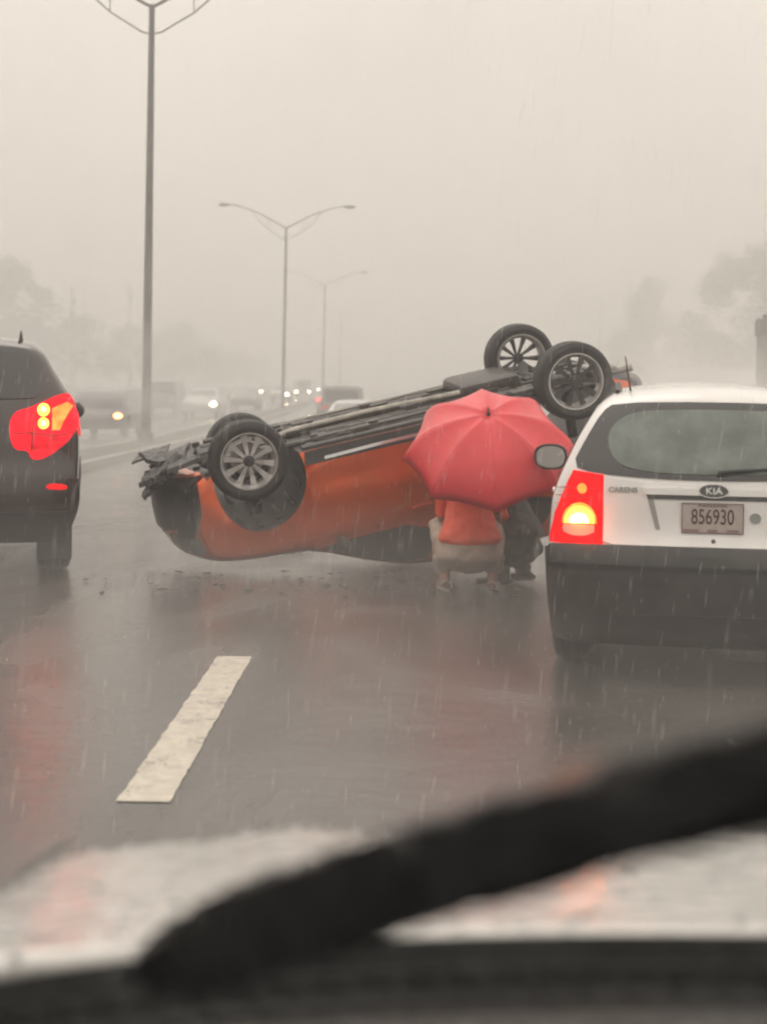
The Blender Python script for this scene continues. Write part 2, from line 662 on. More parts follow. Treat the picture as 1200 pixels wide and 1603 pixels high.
sheet('ground', -900, 900, -60, 1500, -.14, M_GRASS, 12)
sheet('road', -5.5, 13.5, -40, 900, 0, M_ASPH)
sheet('opposite_road', -20, -7.0, -40, 900, 0.004, M_ASPH)


def strip_box(name, x0, x1, y0, y1, z0, z1, m):
    V, Fc = [], []
    ys = [y0]
    while ys[-1] < y1: ys.append(ys[-1] + (2 if ys[-1] < 80 else 12))
    b = .02
    for y in ys:
        for (x, z) in ((x0, z0), (x0, z1 - b), (x0 + b, z1), (x1 - b, z1), (x1, z1 - b), (x1, z0)):
            V.append((x, y, z + gz(y)))
    for j in range(len(ys) - 1):
        for i in range(5):
            a = j * 6 + i
            Fc.append((a, a + 6, a + 7, a + 1))
    return tag(mesh_obj(name, V, Fc, m), kind='structure')


strip_box('kerb', -5.7, -5.5, -30, 600, -.05, .15, M_KERB)
strip_box('kerb', -7.0, -6.8, -30, 600, -.05, .15, M_KERB)
strip_box('median', -6.8, -5.7, -30, 600, -.1, .14, M_GRASS)
strip_box('kerb', 13.5, 13.7, -30, 600, -.05, .15, M_KERB)


# lane markings
def mark(x, y0, y1, w=.19):
    V, Fc = [], []
    n = 60
    rr = random.Random(int(y0 * 10 + x))
    for i in range(n + 1):
        y = y0 + (y1 - y0) * i / n
        j = .0045
        x_ = x + .03 * i / n
        V += [(x_ - w / 2 + rr.uniform(-j, j), y, .004 + gz(y)), (x_ + w / 2 + rr.uniform(-j, j), y, .004 + gz(y))]
    for i in range(n): Fc.append((2 * i, 2 * i + 1, 2 * i + 3, 2 * i + 2))
    return mesh_obj('lane_marking', V, Fc, M_LINE, smooth=False)


for X, y, lab in ((-.83, 5.2, 'worn white lane dash on the wet road in the open foreground'),
                  (-.83, 13.4, 'white lane dash passing under the overturned orange car'),
                  (-.83, 21.6, 'white lane dash just beyond the overturned orange car'),
                  (2.85, 13.4, 'white lane dash right beyond the front of the white car'),
                  (2.85, 21.6, 'white lane dash further off on the right, past the raised rear wheels')):
    tag(mark(X, y, y + 2.9), lab, 'road marking', 'white lane dashes')

# ------------------------------------------------------------------ haze and low spray
def vol_box(name, lo, hi, dens, col=(.95, .95, .95), aniso=.35):
    bm = bmesh.new()
    c = [(a + b) / 2 for a, b in zip(lo, hi)]
    add_box(bm, c, [b - a for a, b in zip(lo, hi)])
    m = bpy.data.materials.new(name)
    m.use_nodes = True
    n = m.node_tree
    n.nodes.clear()
    o_ = n.nodes.new('ShaderNodeOutputMaterial')
    v = n.nodes.new('ShaderNodeVolumePrincipled')
    v.inputs['Color'].default_value = (*col, 1)
    v.inputs['Density'].default_value = dens
    v.inputs['Anisotropy'].default_value = aniso
    n.links.new(v.outputs[0], o_.inputs['Volume'])
    o = bm_obj(name, bm, m, None, False)
    return tag(o, kind='stuff')


HAZE = 0.0076
h = vol_box('haze', (-910, -70, -1.2), (910, 1510, 27), HAZE, (.97, .965, .955))
h['label'] = 'pale rain haze filling the air over the road'
h = vol_box('spray', (-18, 2.5, .012), (13, 44, .62), .038, (.95, .945, .935), .2)
h['label'] = 'low pale spray thrown up by heavy rain over the road surface'


def drifting(name, lo, hi, dens, scale, seed, label):
    o = vol_box(name, lo, hi, dens, (.96, .955, .945), .2)
    m = o.data.materials[0]
    n = m.node_tree
    v = next(q for q in n.nodes if q.type == 'PRINCIPLED_VOLUME')
    t = n.nodes.new('ShaderNodeTexCoord')
    mp = n.nodes.new('ShaderNodeMapping'); mp.inputs['Scale'].default_value = scale; mp.inputs['Location'].default_value = (seed, seed * .7, 0)
    x = n.nodes.new('ShaderNodeTexNoise'); x.inputs['Scale'].default_value = 1.0; x.inputs['Detail'].default_value = 3; x.inputs['Distortion'].default_value = .8
    n.links.new(t.outputs['Object'], mp.inputs[0]); n.links.new(mp.outputs[0], x.inputs['Vector'])
    r = n.nodes.new('ShaderNodeMapRange')
    r.inputs['From Min'].default_value = .47; r.inputs['From Max'].default_value = .70
    r.inputs['To Min'].default_value = 0; r.inputs['To Max'].default_value = dens
    n.links.new(x.outputs['Fac'], r.inputs['Value'])
    # thins out upwards
    sp = n.nodes.new('ShaderNodeSeparateXYZ'); n.links.new(t.outputs['Object'], sp.inputs[0])
    g = n.nodes.new('ShaderNodeMapRange')
    g.inputs['From Min'].default_value = hi[2]; g.inputs['From Max'].default_value = lo[2] + .2
    n.links.new(sp.outputs[2], g.inputs['Value'])
    mu = n.nodes.new('ShaderNodeMath'); mu.operation = 'MULTIPLY'
    n.links.new(r.outputs[0], mu.inputs[0]); n.links.new(g.outputs[0], mu.inputs[1])
    n.links.new(mu.outputs[0], v.inputs['Density'])
    o['label'] = label


drifting('drifting_mist', (-19, 14.5, .62), (19, 46, 4.2), .075, (.35, .20, .6), 3.1, 'wisps of mist drifting over the road beyond the overturned car')
drifting('roof_mist', (1.6, 7.9, .62), (6.5, 13.9, 2.9), .50, (.8, .6, 1.1), 6.3, 'wisps of spray bouncing off the roof of the white car')
S.cycles.volume_step_rate = 2.0
S.cycles.volume_max_steps = 128

# falling rain
rr = random.Random(77)
V, Fc = [], []
for k in range(3400):
    y = 2.6 + 11 * rr.random() ** .8
    x = rr.uniform(-.29, .29) * y
    z = rr.uniform(.02, EYE + .3 * y)
    L_ = .02 + .12 * rr.random() ** 2
    w_ = rr.uniform(.0003, .0008)
    sl = .10 + rr.uniform(-.07, .07)
    b0 = len(V)
    V += [(x, y, z), (x - w_ + sl * L_ * .5, y, z + L_ * .5), (x + w_ * .5 + sl * L_ * .5, y + w_, z + L_ * .5), (x + w_ * .5 + sl * L_ * .5, y - w_, z + L_ * .5), (x + sl * L_, y, z + L_)]
    Fc += [(b0, b0 + 2, b0 + 1), (b0, b0 + 3, b0 + 2), (b0, b0 + 1, b0 + 3), (b0 + 4, b0 + 1, b0 + 2), (b0 + 4, b0 + 2, b0 + 3), (b0 + 4, b0 + 3, b0 + 1)]
o = mesh_obj('falling_rain', V, Fc, mat('rain_water', (.9, .9, .89), .3, trans=.25), None, None, False)
tag(o, 'thin slanting drops of falling rain', kind='stuff')

rr = random.Random(21)
V, Fc = [], []
for k in range(1800):
    y = 3.2 + 24 * rr.random() ** 1.5
    x = rr.uniform(-.36, .36) * y + rr.uniform(-.3, .3)
    if x < -5.3: continue
    r_, h_ = rr.uniform(.003, .008), rr.uniform(.005, .016)
    b0 = len(V)
    n_ = 5
    for q in range(n_):
        t = 2 * math.pi * q / n_ + rr.uniform(-.3, .3)
        hh = h_ * rr.uniform(.5, 1.2)
        c, s_ = math.cos(t), math.sin(t)
        V += [(x + r_ * c - .0015 * s_, y + r_ * s_ + .0015 * c, .006), (x + r_ * c + .0015 * s_, y + r_ * s_ - .0015 * c, .006),
              (x + r_ * 1.7 * c, y + r_ * 1.7 * s_, .006 + hh)]
        Fc.append((b0 + 3 * q, b0 + 3 * q + 1, b0 + 3 * q + 2))
o = mesh_obj('rain_splashes', V, Fc, mat('splash_water', (.5, .48, .46), .15, trans=.6), None, None, False)
tag(o, 'small crowns of water where raindrops hit the road', kind='stuff')


# ------------------------------------------------------------------ overturned orange car
def overturned():
    r_w = .333
    pitch, yaw, roll = R(13.6), R(9.5), R(6.0)
    f = Vector((-math.cos(pitch) * math.cos(yaw), -math.cos(pitch) * math.sin(yaw), -math.sin(pitch)))
    x0 = Vector((math.sin(yaw), -math.cos(yaw), 0))            # level sideways axis, towards the camera
    x0 = (x0 - f * x0.dot(f)).normalized()
    u0 = x0.cross(f).normalized()
    xl = (x0 * math.cos(roll) + u0 * math.sin(roll)).normalized()
    ul = xl.cross(f).normalized()
    HB = 1.41
    W1 = at(388, 720, 12.0)
    R3 = Matrix((xl, f, ul)).transposed()
    loc = W1 - R3 @ Vector((.80, HB, .20))
    MW = Matrix.Translation(loc) @ R3.to_4x4()
    MI = MW.inverted()
    root = bpy.data.objects.new('overturned_car', None)
    link(root)
    root.matrix_world = MW
    tag(root, 'orange hatchback lying upside down on its roof with silver spoked wheels in the air', 'car')

    def fix(v):
        w = MW @ v
        if w.z < .02:
            w.z = .02 + (.02 - w.z) * .02
            return MI @ w
        return v

    paint = mat('orange_paint', (.80, .13, .028), .30, metal=.65, coat=.7, vary=.10, vscale=3, bump=.05, bscale=40, coat_rough=.08)
    Wt = [(.2, .83), (.35, .865), (.62, .885), (.96, .87), (1.06, .835), (1.25, .72), (1.5, .60)]

    def W(y, z):
        e = 1 - .10 * max(0, (y - .9) / 1.3) ** 2 - .06 * max(0, (-y - 1.0) / 1.1) ** 2
        # flared arches
        for yc in (HB, -HB):
            d = math.hypot(y - yc, z - .36)
            e += .022 * max(0, 1 - abs(d - .42) / .07)
        e -= .018 * max(0, 1 - abs(z - .50) / .09) * max(0, min(1, (1.0 - abs(y)) / .3))
        return interp(z, Wt) * e

    upper = [(-2.08, .30), (-2.13, .50), (-2.11, .74), (-2.03, .98), (-1.90, 1.18), (-1.72, 1.46), (-1.45, 1.53), (-.6, 1.56), (.10, 1.52),
             (.42, 1.42), (1.02, 1.10), (1.22, 1.07), (1.75, 1.03), (2.08, .95), (2.21, .78), (2.22, .45), (2.14, .25), (1.92, .22)]
    upper = [upper[0]] + chaikin(upper[1:-1], 2) + [upper[-1]]
    c = Car(root, upper, [(HB, .36, .42), (-HB, .36, .42)], .22, W, paint, .075, (.30, .14), .05, .85, fix, .065)
    c.body['label'] = 'orange body shell, upside down'
    # side: doors, windows, sills, handles (camera side = right = +x; same on the other side)
    for sd in ('right', 'left'):
        c.patch('front_door', chaikin([(.92, .34), (.98, .60), (.99, .99), (-.02, 1.01), (-.03, .34)], 1, True), sd, paint, out=.010)
        c.patch('rear_door', chaikin([(-.050, .34), (-.035, 1.01), (-1.06, 1.03), (-1.05, .82), (-.90, .60), (-.88, .34)], 1, True), sd, paint, out=.010)
        c.patch('window', [(.98, 1.035), (.88, 1.12), (.42, 1.36), (.0, 1.42), (.0, 1.035)], sd, M_GLASS, rnd=1, out=.008)
        c.patch('window', [(-.07, 1.035), (-.07, 1.425), (-.80, 1.42), (-1.02, 1.30), (-1.05, 1.045)], sd, M_GLASS, rnd=1, out=.008)
        c.patch('window', [(-1.12, 1.06), (-1.10, 1.28), (-1.02, 1.38), (-1.35, 1.33), (-1.62, 1.12)], sd, M_GLASS, rnd=1, out=.008)
        c.patch('sill', [(.95, .235), (.97, .345), (-.97, .345), (-.95, .235)], sd, M_PLASTIC, out=.016, th=.04)
        c.patch('sill_reflection', line_band([(.80, .318), (.3, .308), (-.80, .312)], .026), sd, M_CHROME, out=.022, th=.02)  # bright strip stands in for the reflection on the wet sill
        for ym in (.08, -.80):
            hh = c.patch('door_handle', ellipse(ym, .90, .09, .018, 16), sd, paint, out=.035, th=.03, step=.03)
    bb = c.patch('bonnet', chaikin([(-.68, 1.12), (-.60, 1.95), (.60, 1.95), (.68, 1.12)], 1, True), 'top', paint, out=.006)
    c.patch('windscreen', chaikin([(-.64, 1.04), (-.54, .42), (.54, .42), (.64, 1.04)], 1, True), 'top', M_GLASS, out=.008)
    c.patch('rear_window', chaikin([(-.55, 1.08), (-.46, 1.38), (.46, 1.38), (.55, 1.08)], 1, True), 'rear', M_GLASS, out=.008)
    lampglass = mat('headlamp_glass', (.25, .25, .26), .12, coat=1, metal=.4)
    for sx in (-1, 1):
        c.patch('headlight', [(sx * .40, .84), (sx * .46, .69), (sx * .80, .70), (sx * .80, .90), (sx * .62, .90)], 'front', lampglass, rnd=1, out=.010)
        c.patch('tail_light', [(sx * .55, .98), (sx * .55, .78), (sx * .82, .76), (sx * .78, 1.0)], 'rear',
                mat('dull_red_lens', (.25, .012, .01), .2, coat=1), rnd=1, out=.010)
    c.patch('grille', [(-.38, .74), (-.40, .60), (.40, .60), (.38, .74)], 'front', M_PLASTIC, rnd=1, out=.012)
    c.patch('rear_bumper', [(-.80, .22), (-.82, .52), (.82, .52), (.80, .22)], 'rear', M_PLASTIC, out=.03, th=.06)
    # torn front bumper: cover hanging off with ragged pieces
    rr = random.Random(3)
    c.patch('front_bumper', [(-.80, .26), (-.80, .66), (.80, .66), (.80, .26)], 'front', M_PLASTIC, out=.035, th=.06)  # real cover, extended up the nose so its black stands in for shade
    c.patch('bumper_side', [(2.08, .26), (2.08, .74), (1.96, .74), (1.87, .54), (1.85, .26)], 'right', M_PLASTIC, out=.014, th=.05)
    c.patch('bumper_side', [(2.08, .26), (2.08, .74), (1.96, .74), (1.87, .54), (1.85, .26)], 'left', M_PLASTIC, out=.014, th=.05)
    for (a, b_, cc, sz, rot) in ((.50, 2.04, .15, (.5, .34, .10), (.25, -.1, .3)), (.66, 2.14, .19, (.30, .24, .10), (.5, .2, .2)),
                                 (.25, 2.10, .12, (.46, .28, .10), (-.2, .1, -.2)), (.76, 1.88, .13, (.18, .34, .10), (.1, .4, .1)),
                                 (.60, 2.20, .28, (.30, .22, .08), (.6, .1, .1)), (-.3, 2.15, .14, (.6, .30, .05), (.1, .1, .1)),
                                 (.66, 2.16, .20, (.30, .22, .12), (.1, .2, .3))):
        bm = bmesh.new()
        from mathutils import Euler
        bmesh.ops.create_grid(bm, x_segments=7, y_segments=6, size=.5)
        bmesh.ops.delete(bm, geom=[f_ for f_ in bm.faces if rr.random() < .18 and any(e.is_boundary for e in f_.edges)], context='FACES')
        for v in bm.verts:
            v.co += Vector((rr.uniform(-.05, .05), rr.uniform(-.05, .05), .35 * math.sin(v.co.x * 3) + rr.uniform(-.12, .12)))
        r_ = bmesh.ops.solidify(bm, geom=bm.faces[:], thickness=.35)
        M_ = Matrix.Translation((a, b_, cc)) @ Euler(rot).to_matrix().to_4x4() @ Matrix.Diagonal((*sz, 1))
        bmesh.ops.transform(bm, matrix=M_, verts=bm.verts)
        bm_obj('torn_bumper_piece', bm, M_PLASTIC, root, False)
    # mirror on the side
    for sx, sd in ((1, 'right'), (-1, 'left')):
        bm = bmesh.new()
        h_, n_ = c.hit(sd, .80, 1.02)
        ctr = h_ + Vector((sx * .10, 0, .02))
        bmesh.ops.create_uvsphere(bm, u_segments=16, v_segments=10, radius=1, matrix=Matrix.Translation(ctr) @ Matrix.Diagonal((.11, .06, .075, 1)))
        add_tube(bm, [h_, ctr], .022)
        bm_obj('wing_mirror', bm, M_PLASTIC, root)
    # underbody
    z0 = .22
    bm = bmesh.new()
    for sx in (-1, 1):
        add_box(bm, (sx * .76, -.0, z0 + .005), (.12, 1.92, .06), None, .02)
    for (xx, w_) in ((-.52, .30), (.52, .30), (-.2, .22), (.2, .22)):
        add_box(bm, (xx, -.05, z0 - .012), (w_, 1.7, .03), None, .01)
        for q in range(3):
            add_box(bm, (xx, -.65 + q * .6 + xx * .3, z0 - .025), (w_ * .7, .05 + .1 * q, .02), None, .006)
    bm_obj('floor_pan', bm, M_UNDER, root)
    bm = bmesh.new()
    add_tube(bm, [(.02, 1.3, z0 + .0), (.02, .9, z0 - .05), (.02, .2, z0 - .06), (.12, -.3, z0 - .06), (.14, -.9, z0 - .05), (.30, -1.2, z0 + .08), (.42, -1.75, z0 + .03), (.50, -2.05, z0)], .032, 12)
    bm_obj('exhaust_pipe', bm, M_STEEL, root)
    bm = bmesh.new()
    add_box(bm, (.34, -1.78, z0 + .02), (.50, .26, .17), None, .05)
    bm_obj('silencer', bm, M_STEEL, root)
    bm = bmesh.new()
    add_box(bm, (-.15, -.85, z0 - .05), (.8, .55, .16), None, .05)
    bm_obj('fuel_tank', bm, M_UNDER, root)
    bm = bmesh.new()
    add_box(bm, (0, 1.52, z0 + .02), (.9, .5, .12), None, .03)
    add_box(bm, (0, 1.2, z0 + .0), (.6, .14, .10), None, .03)
    for sx in (-1, 1):
        add_tube(bm, [(sx * .25, 1.35, z0 + .02), (sx * .72, HB, .20)], .03)
        add_tube(bm, [(sx * .25, 1.6, z0 + .02), (sx * .72, HB, .20)], .026)
        add_tube(bm, [(sx * .58, HB, .24), (sx * .50, HB, .70)], .06)
    bm_obj('front_subframe', bm, M_BLACKMETAL, root)
    for sx in (-1, 1):
        bm = bmesh.new()
        add_lathe(bm, [(sx * .70 - .012, .0001), (sx * .70 - .012, .14), (sx * .70 + .012, .14), (sx * .70 + .012, .0001)], 28, 'X', (0, HB, .20))
        bm_obj('brake_disc', bm, M_STEEL, root)
        bm = bmesh.new()
        pts = [(sx * .60 + .05 * math.cos(t), HB + .05 * math.sin(t), .30 + t * .008) for t in [k * .5 for k in range(76)]]
        add_tube(bm, pts, .009, 6)
        bm_obj('coil_spring', bm, M_STEEL, root)
        bm = bmesh.new()
        for k in range(7):
            t = R(20 + 23 * k)
            add_box(bm, (sx * .52, HB + .40 * math.cos(t), .36 + .40 * math.sin(t)), (.5, .03, .05), Matrix.Rotation(t, 3, 'X'), .008)
        bm_obj('arch_liner_ridge', bm, M_UNDER, root)['kind'] = 'stuff'
    bm = bmesh.new()
    add_tube(bm, [(-.70, -HB, .17), (-.3, -HB + .12, .2), (.3, -HB + .12, .2), (.70, -HB, .17)], .045)
    for sx in (-1, 1):
        add_tube(bm, [(sx * .5, -.9, z0 + .03), (sx * .62, -HB, .17)], .035)
        add_tube(bm, [(sx * .55, -HB, .2), (sx * .5, -HB, .7)], .045)
    bm_obj('rear_axle', bm, M_BLACKMETAL, root)
    bm = bmesh.new()
    for k in range(110):                       # splash guards, brackets, hoses
        xx, yy = rr.uniform(-.7, .7), rr.uniform(-1.9, 1.9)
        add_box(bm, (xx, yy, z0 - rr.uniform(.0, .04)), (rr.uniform(.04, .2), rr.uniform(.04, .22), rr.uniform(.02, .06)), None, .006)
    o = bm_obj('underbody_fitting', bm, M_UNDER, root); o['kind'] = 'stuff'
    for (xx, rad, mm_) in ((-.62, .009, M_STEEL), (-.59, .009, M_STEEL), (.64, .012, M_BLACKMETAL)):
        bm = bmesh.new()
        add_tube(bm, [(xx, 1.25, z0 - .02), (xx + .02, .7, z0 - .045), (xx, .1, z0 - .04), (xx - .02, -.6, z0 - .045), (xx + .05, -1.1, z0 - .02)], rad, 6)
        bm_obj('brake_pipe', bm, mm_, root)
    make_wheel(root, (.80, HB, .20), 1, r_w, .21, 10, .235, steer=R(-2), spin=.0)
    make_wheel(root, (-.80, HB - .06, .35), -1, r_w, .21, 10, .235, steer=R(-2), spin=.2)
    make_wheel(root, (.80, -HB, .17), 1, r_w, .21, 10, .240, spin=.15, dark=True)  # rear spokes coloured dark to stand in for backlit alloy
    make_wheel(root, (-.80, -HB, .11), -1, r_w, .21, 10, .240, spin=.1, dark=True)
    return root, MW


car_root, car_M = overturned()


def bulb(parent, loc, col, watts, r=.022):
    d = bpy.data.lights.new('bulb', 'POINT')
    d.energy = watts; d.color = col; d.shadow_soft_size = r
    o = bpy.data.objects.new('bulb', d)
    link(o, parent); o.location = loc


# ------------------------------------------------------------------ white hatchback, nearest, right
def lens(name, col, emit, strength):
    m = mat(name, col, .35, coat=0, spec=.08, emit=emit, strength=strength, bump=.3, bscale=70)
    n = m.node_tree
    t = n.nodes.new('ShaderNodeTexCoord')
    x = n.nodes.new('ShaderNodeTexNoise'); x.inputs['Scale'].default_value = 13; x.inputs['Detail'].default_value = 2
    n.links.new(t.outputs['Object'], x.inputs['Vector'])
    r = n.nodes.new('ShaderNodeMapRange')
    r.inputs['From Min'].default_value = .35; r.inputs['From Max'].default_value = .65
    r.inputs['To Min'].default_value = strength * .45; r.inputs['To Max'].default_value = strength * 1.35
    n.links.new(x.outputs['Fac'], r.inputs['Value'])
    n.links.new(r.outputs[0], n.nodes['Principled BSDF'].inputs['Emission Strength'])
    return m


M_RED_ON = lens('lit_red_lens', (.34, .004, .006), (1, .004, .008), 1.1)
M_RED_DIM = lens('red_lens', (.36, .006, .008), (1, .01, .01), .25)
M_RED_SUV = lens('lit_brake_lens', (.34, .004, .008), (1, .003, .022), 1.15)
M_AMBER_HOT = lens('glowing_bulb_lens', (.8, .5, .1), (1, .58, .07), 2.6)
M_ORANGE_HOT = lens('glowing_orange_lens', (.8, .3, .05), (1, .20, .04), 1.5)
M_CORE = lens('bulb_core_lens', (.9, .8, .5), (1, .85, .35), 3.5)
M_CLEAR = mat('clear_lens', (.45, .33, .28), .2, coat=1)


def scatter(name, label, n, m, seed, size, y0=10.4, y1=11.9, x0=-2.3, x1=1.2):
    rr = random.Random(seed)
    V, Fc = [], []
    for k in range(n):
        x, y = rr.uniform(x0, x1), rr.uniform(y0, y1)
        a, sz = rr.uniform(0, 6.28), size * rr.uniform(.4, 1.4)
        b0 = len(V)
        q = [rr.uniform(.5, 1.2) for _ in range(4)]
        for i in range(4):
            t = a + i * 1.57
            V.append((x + sz * q[i] * math.cos(t), y + sz * q[i] * math.sin(t), .006 + rr.uniform(0, .4) * sz))
        for i in range(4):
            v = V[b0 + i]; V.append((v[0], v[1], v[2] + .006))
        Fc += [(b0, b0 + 1, b0 + 2, b0 + 3)[::-1], (b0 + 4, b0 + 5, b0 + 6, b0 + 7)] + [(b0 + i, b0 + (i + 1) % 4, b0 + 4 + (i + 1) % 4, b0 + 4 + i) for i in range(4)]
    o = mesh_obj(name, V, Fc, m, None, None, False)
    tag(o, label, kind='stuff')


scatter('plastic_debris', 'small dark plastic fragments scattered on the road by the overturned car', 46, M_PLASTIC, 31, .035)
scatter('glass_debris', 'crumbs of broken window glass beside the overturned car', 260, mat('glass_crumb', (.35, .40, .38), .1, trans=.5), 32, .010, 10.8, 11.8)


def white_car():
    root = empty('parked_car', (1.66, 7.35, 0), R(-9.5))
    tag(root, 'white estate car on the right, seen from behind, with dark bumper and glowing tail light', 'car')
    white = mat('white_paint', (.84, .83, .82), .3, coat=1, vary=.04, vscale=3, bump=.02, bscale=60)
    dark = mat('dark_grey_paint', (.036, .036, .035), .38, coat=.4, vary=.45, vscale=4, bump=.05, bscale=50)
    Wt = [(.2, .80), (.45, .83), (.70, .845), (.92, .83), (1.04, .79), (1.25, .69), (1.42, .59), (1.55, .52)]

    def W(y, z):
        return interp(z, Wt) * (1 - .10 * max(0, (y - 3.2) / 1.0) ** 2 - .05 * max(0, (.5 - y) / .5) ** 2)

    upper = [(.10, .20), (.01, .27), (-.03, .45), (-.02, .66), (.05, .72), (.07, .80), (.08, 1.04), (.17, 1.22), (.27, 1.40), (.36, 1.49), (.55, 1.53),
             (1.4, 1.57), (2.2, 1.52), (2.5, 1.44), (3.25, 1.03), (3.6, .98), (4.05, .84), (4.20, .66), (4.22, .42), (4.12, .25), (3.95, .22)]
    upper = [upper[0]] + chaikin(upper[1:-1], 2) + [upper[-1]]
    c = Car(root, upper, [(3.42, .33, .36), (.80, .33, .36)], .22, W, white, .07, (.25, .10), .06, .9, None, .06)
    # rear: bumper (dark), hatch, glass surround, misted glass
    c.patch('rear_bumper', [(-.80, .19), (-.845, .45), (-.845, .66), (-.80, .695), (.80, .695), (.845, .66), (.845, .45), (.80, .19)], 'rear', dark, out=.022, th=.05, step=.05)
    c.patch('bumper_step', [(-.80, .585), (-.80, .61), (.80, .61), (.80, .585)], 'rear', M_PLASTIC, out=.030, th=.02)
    c.patch('bumper_grille', [(-.46, .30), (-.50, .38), (.50, .38), (.46, .30)], 'rear', M_PLASTIC, out=.026, th=.02, rnd=1)
    c.patch('tow_cover', ellipse(.42, .47, .035, .03, 14, 3), 'rear', dark, out=.027, th=.01, step=.03)
    for sx in (-1, 1):
        sd = 'right' if sx > 0 else 'left'
        c.patch('bumper_side', [(.0, .24), (-.02, .66), (.16, .68), (.40, .66), (.42, .24)], sd, dark, out=.022, th=.05)
        c.patch('lower_side', [(1.18, .23), (1.18, .42), (3.04, .42), (3.04, .23)], sd, dark, out=.015, th=.03)
        c.patch('window', [(.62, 1.06), (.62, 1.38), (.95, 1.42), (1.2, 1.42), (1.2, 1.06)], sd, M_GLASS, rnd=1)
        c.patch('window', [(1.24, 1.06), (1.24, 1.43), (1.98, 1.43), (1.98, 1.05)], sd, M_GLASS, rnd=1)
        c.patch('window', [(2.03, 1.05), (2.03, 1.43), (2.3, 1.40), (2.95, 1.06)], sd, M_GLASS, rnd=1)
        d1 = c.patch('front_door', chaikin([(1.99, .44), (1.99, 1.02), (2.98, 1.01), (3.02, .44)], 1, True), sd, white, out=.005)
        d2 = c.patch('rear_door', chaikin([(1.18, .44), (1.05, .8), (1.06, 1.03), (1.97, 1.02), (1.97, .44)], 1, True), sd, white, out=.005)
        c.patch('door_handle', ellipse(2.1, .90, .09, .016, 16), sd, white, d1, out=.035, th=.03, step=.03)
        c.patch('door_handle', ellipse(1.2, .91, .09, .016, 16), sd, white, d2, out=.035, th=.03, step=.03)
        # roof rail
        bm = bmesh.new()
        pts = []
        for k in range(9):
            y = .6 + k * .2
            h_, _ = c.hit('top', sx * .49, y)
            pts.append(h_ + Vector((0, 0, .035 if 0 < k < 8 else .005)))
        add_tube(bm, pts, .014, 8)
        bm_obj('roof_rail', bm, M_PLASTIC, root)
        # corner lamp
        def L(pts_):
            return [(sx * abs(a), b) for a, b in pts_]
        c.patch('tail_light', L([(.550, 1.055), (.700, 1.075), (.735, 1.00), (.790, .86), (.812, .74), (.81, .705), (.550, .700)]), 'rear',
                M_RED_ON if sx < 0 else M_RED_DIM, out=.016, th=.03, step=.04).name
        lamp = root.children[-1]
        if sx < 0:
            lamp['label'] = 'glowing tail light'
            for (r1, r2, mm_, oo) in ((.086, .104, M_ORANGE_HOT, .022), (.074, .086, M_AMBER_HOT, .025), (.048, .052, M_CORE, .028)):
                hot = [(-.665 + r1 * math.cos(t), .812 + r2 * math.sin(t)) for t in [R(-2 + 184 * k / 14) for k in range(15)]]
                c.patch('bulb_glow', hot, 'rear', mm_, lamp, out=oo, th=.008, step=.03)
            h_, n_ = c.hit('rear', -.665, .845)
            bulb(lamp, h_ + n_ * .07, (1, .16, .03), 1.6)
            for k in range(3):
                c.patch('lens_rib', [(-.80 + .004 * k, .905 + .04 * k), (-.80 + .004 * k, .909 + .04 * k), (-.556, .909 + .04 * k), (-.556, .905 + .04 * k)], 'rear',
                        mat('lens_rib_red', (.25, .004, .006), .3), lamp, out=.019, th=.006, step=.05)
            c.patch('bulb_glow', ellipse(-.655, .985, .024, .026, 12), 'rear', M_ORANGE_HOT, lamp, out=.022, th=.01, step=.03)
        c.patch('reversing_lens', [(sx * .745, .805), (sx * .59, .805), (sx * .59, .765), (sx * .64, .74), (sx * .70, .74), (sx * .745, .765)], 'rear', M_CLEAR, lamp, out=.021, th=.01, step=.03)
    c.patch('glass_surround', [(-.715, 1.10), (-.64, 1.25), (-.565, 1.38), (-.50, 1.43), (0, 1.44), (.50, 1.43), (.565, 1.38), (.64, 1.25), (.715, 1.10), (.60, 1.065), (.30, 1.045), (0, 1.04), (-.30, 1.045), (-.60, 1.065)], 'rear',
            mat('gloss_black', (.02, .02, .022), .12, coat=1), out=.005, th=.02, rnd=1, step=.04)
    gl = [(-.535, 1.235), (-.51, 1.31), (-.42, 1.375), (-.25, 1.395), (.25, 1.395), (.42, 1.375), (.51, 1.31), (.535, 1.235),
          (.50, 1.13), (.40, 1.085), (.2, 1.07), (-.2, 1.07), (-.40, 1.085), (-.50, 1.13)]
    c.patch('rear_window', gl, 'rear', M_FOG_GLASS, out=.012, th=.01, rnd=2, step=.04)
    th = c.patch('tailgate', [(-.548, 1.045), (-.30, 1.022), (0, 1.018), (.30, 1.022), (.548, 1.045), (.548, .72), (.50, .705), (-.50, .705), (-.548, .72)],
                 'rear', white, out=.012, th=.03, step=.05)
    # plate recess: its shade painted as dark and grey strips on the tailgate
    shade_lock_m = mat('recess_shade_and_lock', (.10, .10, .10), .5)
    c.patch('recess_shadow_strip', [(-.335, .965), (-.325, .945), (.325, .945), (.335, .965)], 'rear', shade_lock_m, th, out=.017, th=.01, step=.05)
    for sx in (-1, 1):
        c.patch('recess_side_strip', [(sx * .330, .955), (sx * .300, .955), (sx * .262, .79), (sx * .285, .79)], 'rear', mat('recess_side_shade', (.33, .32, .31), .4, coat=.5), th, out=.016, th=.01, step=.04)
    # garnish strip over the plate
    c.patch('garnish', [(-.36, 1.00), (-.335, .966), (.335, .966), (.36, 1.00)], 'rear', white, th, out=.030, th=.03, step=.05)
    # badge
    ctr, nn = c.hit('rear', 0, .985)
    c.patch('badge', ellipse(.0, .988, .072, .030, 28), 'rear', mat('badge_black', (.03, .03, .03), .2, coat=1), th, out=.036, th=.012, step=.03)
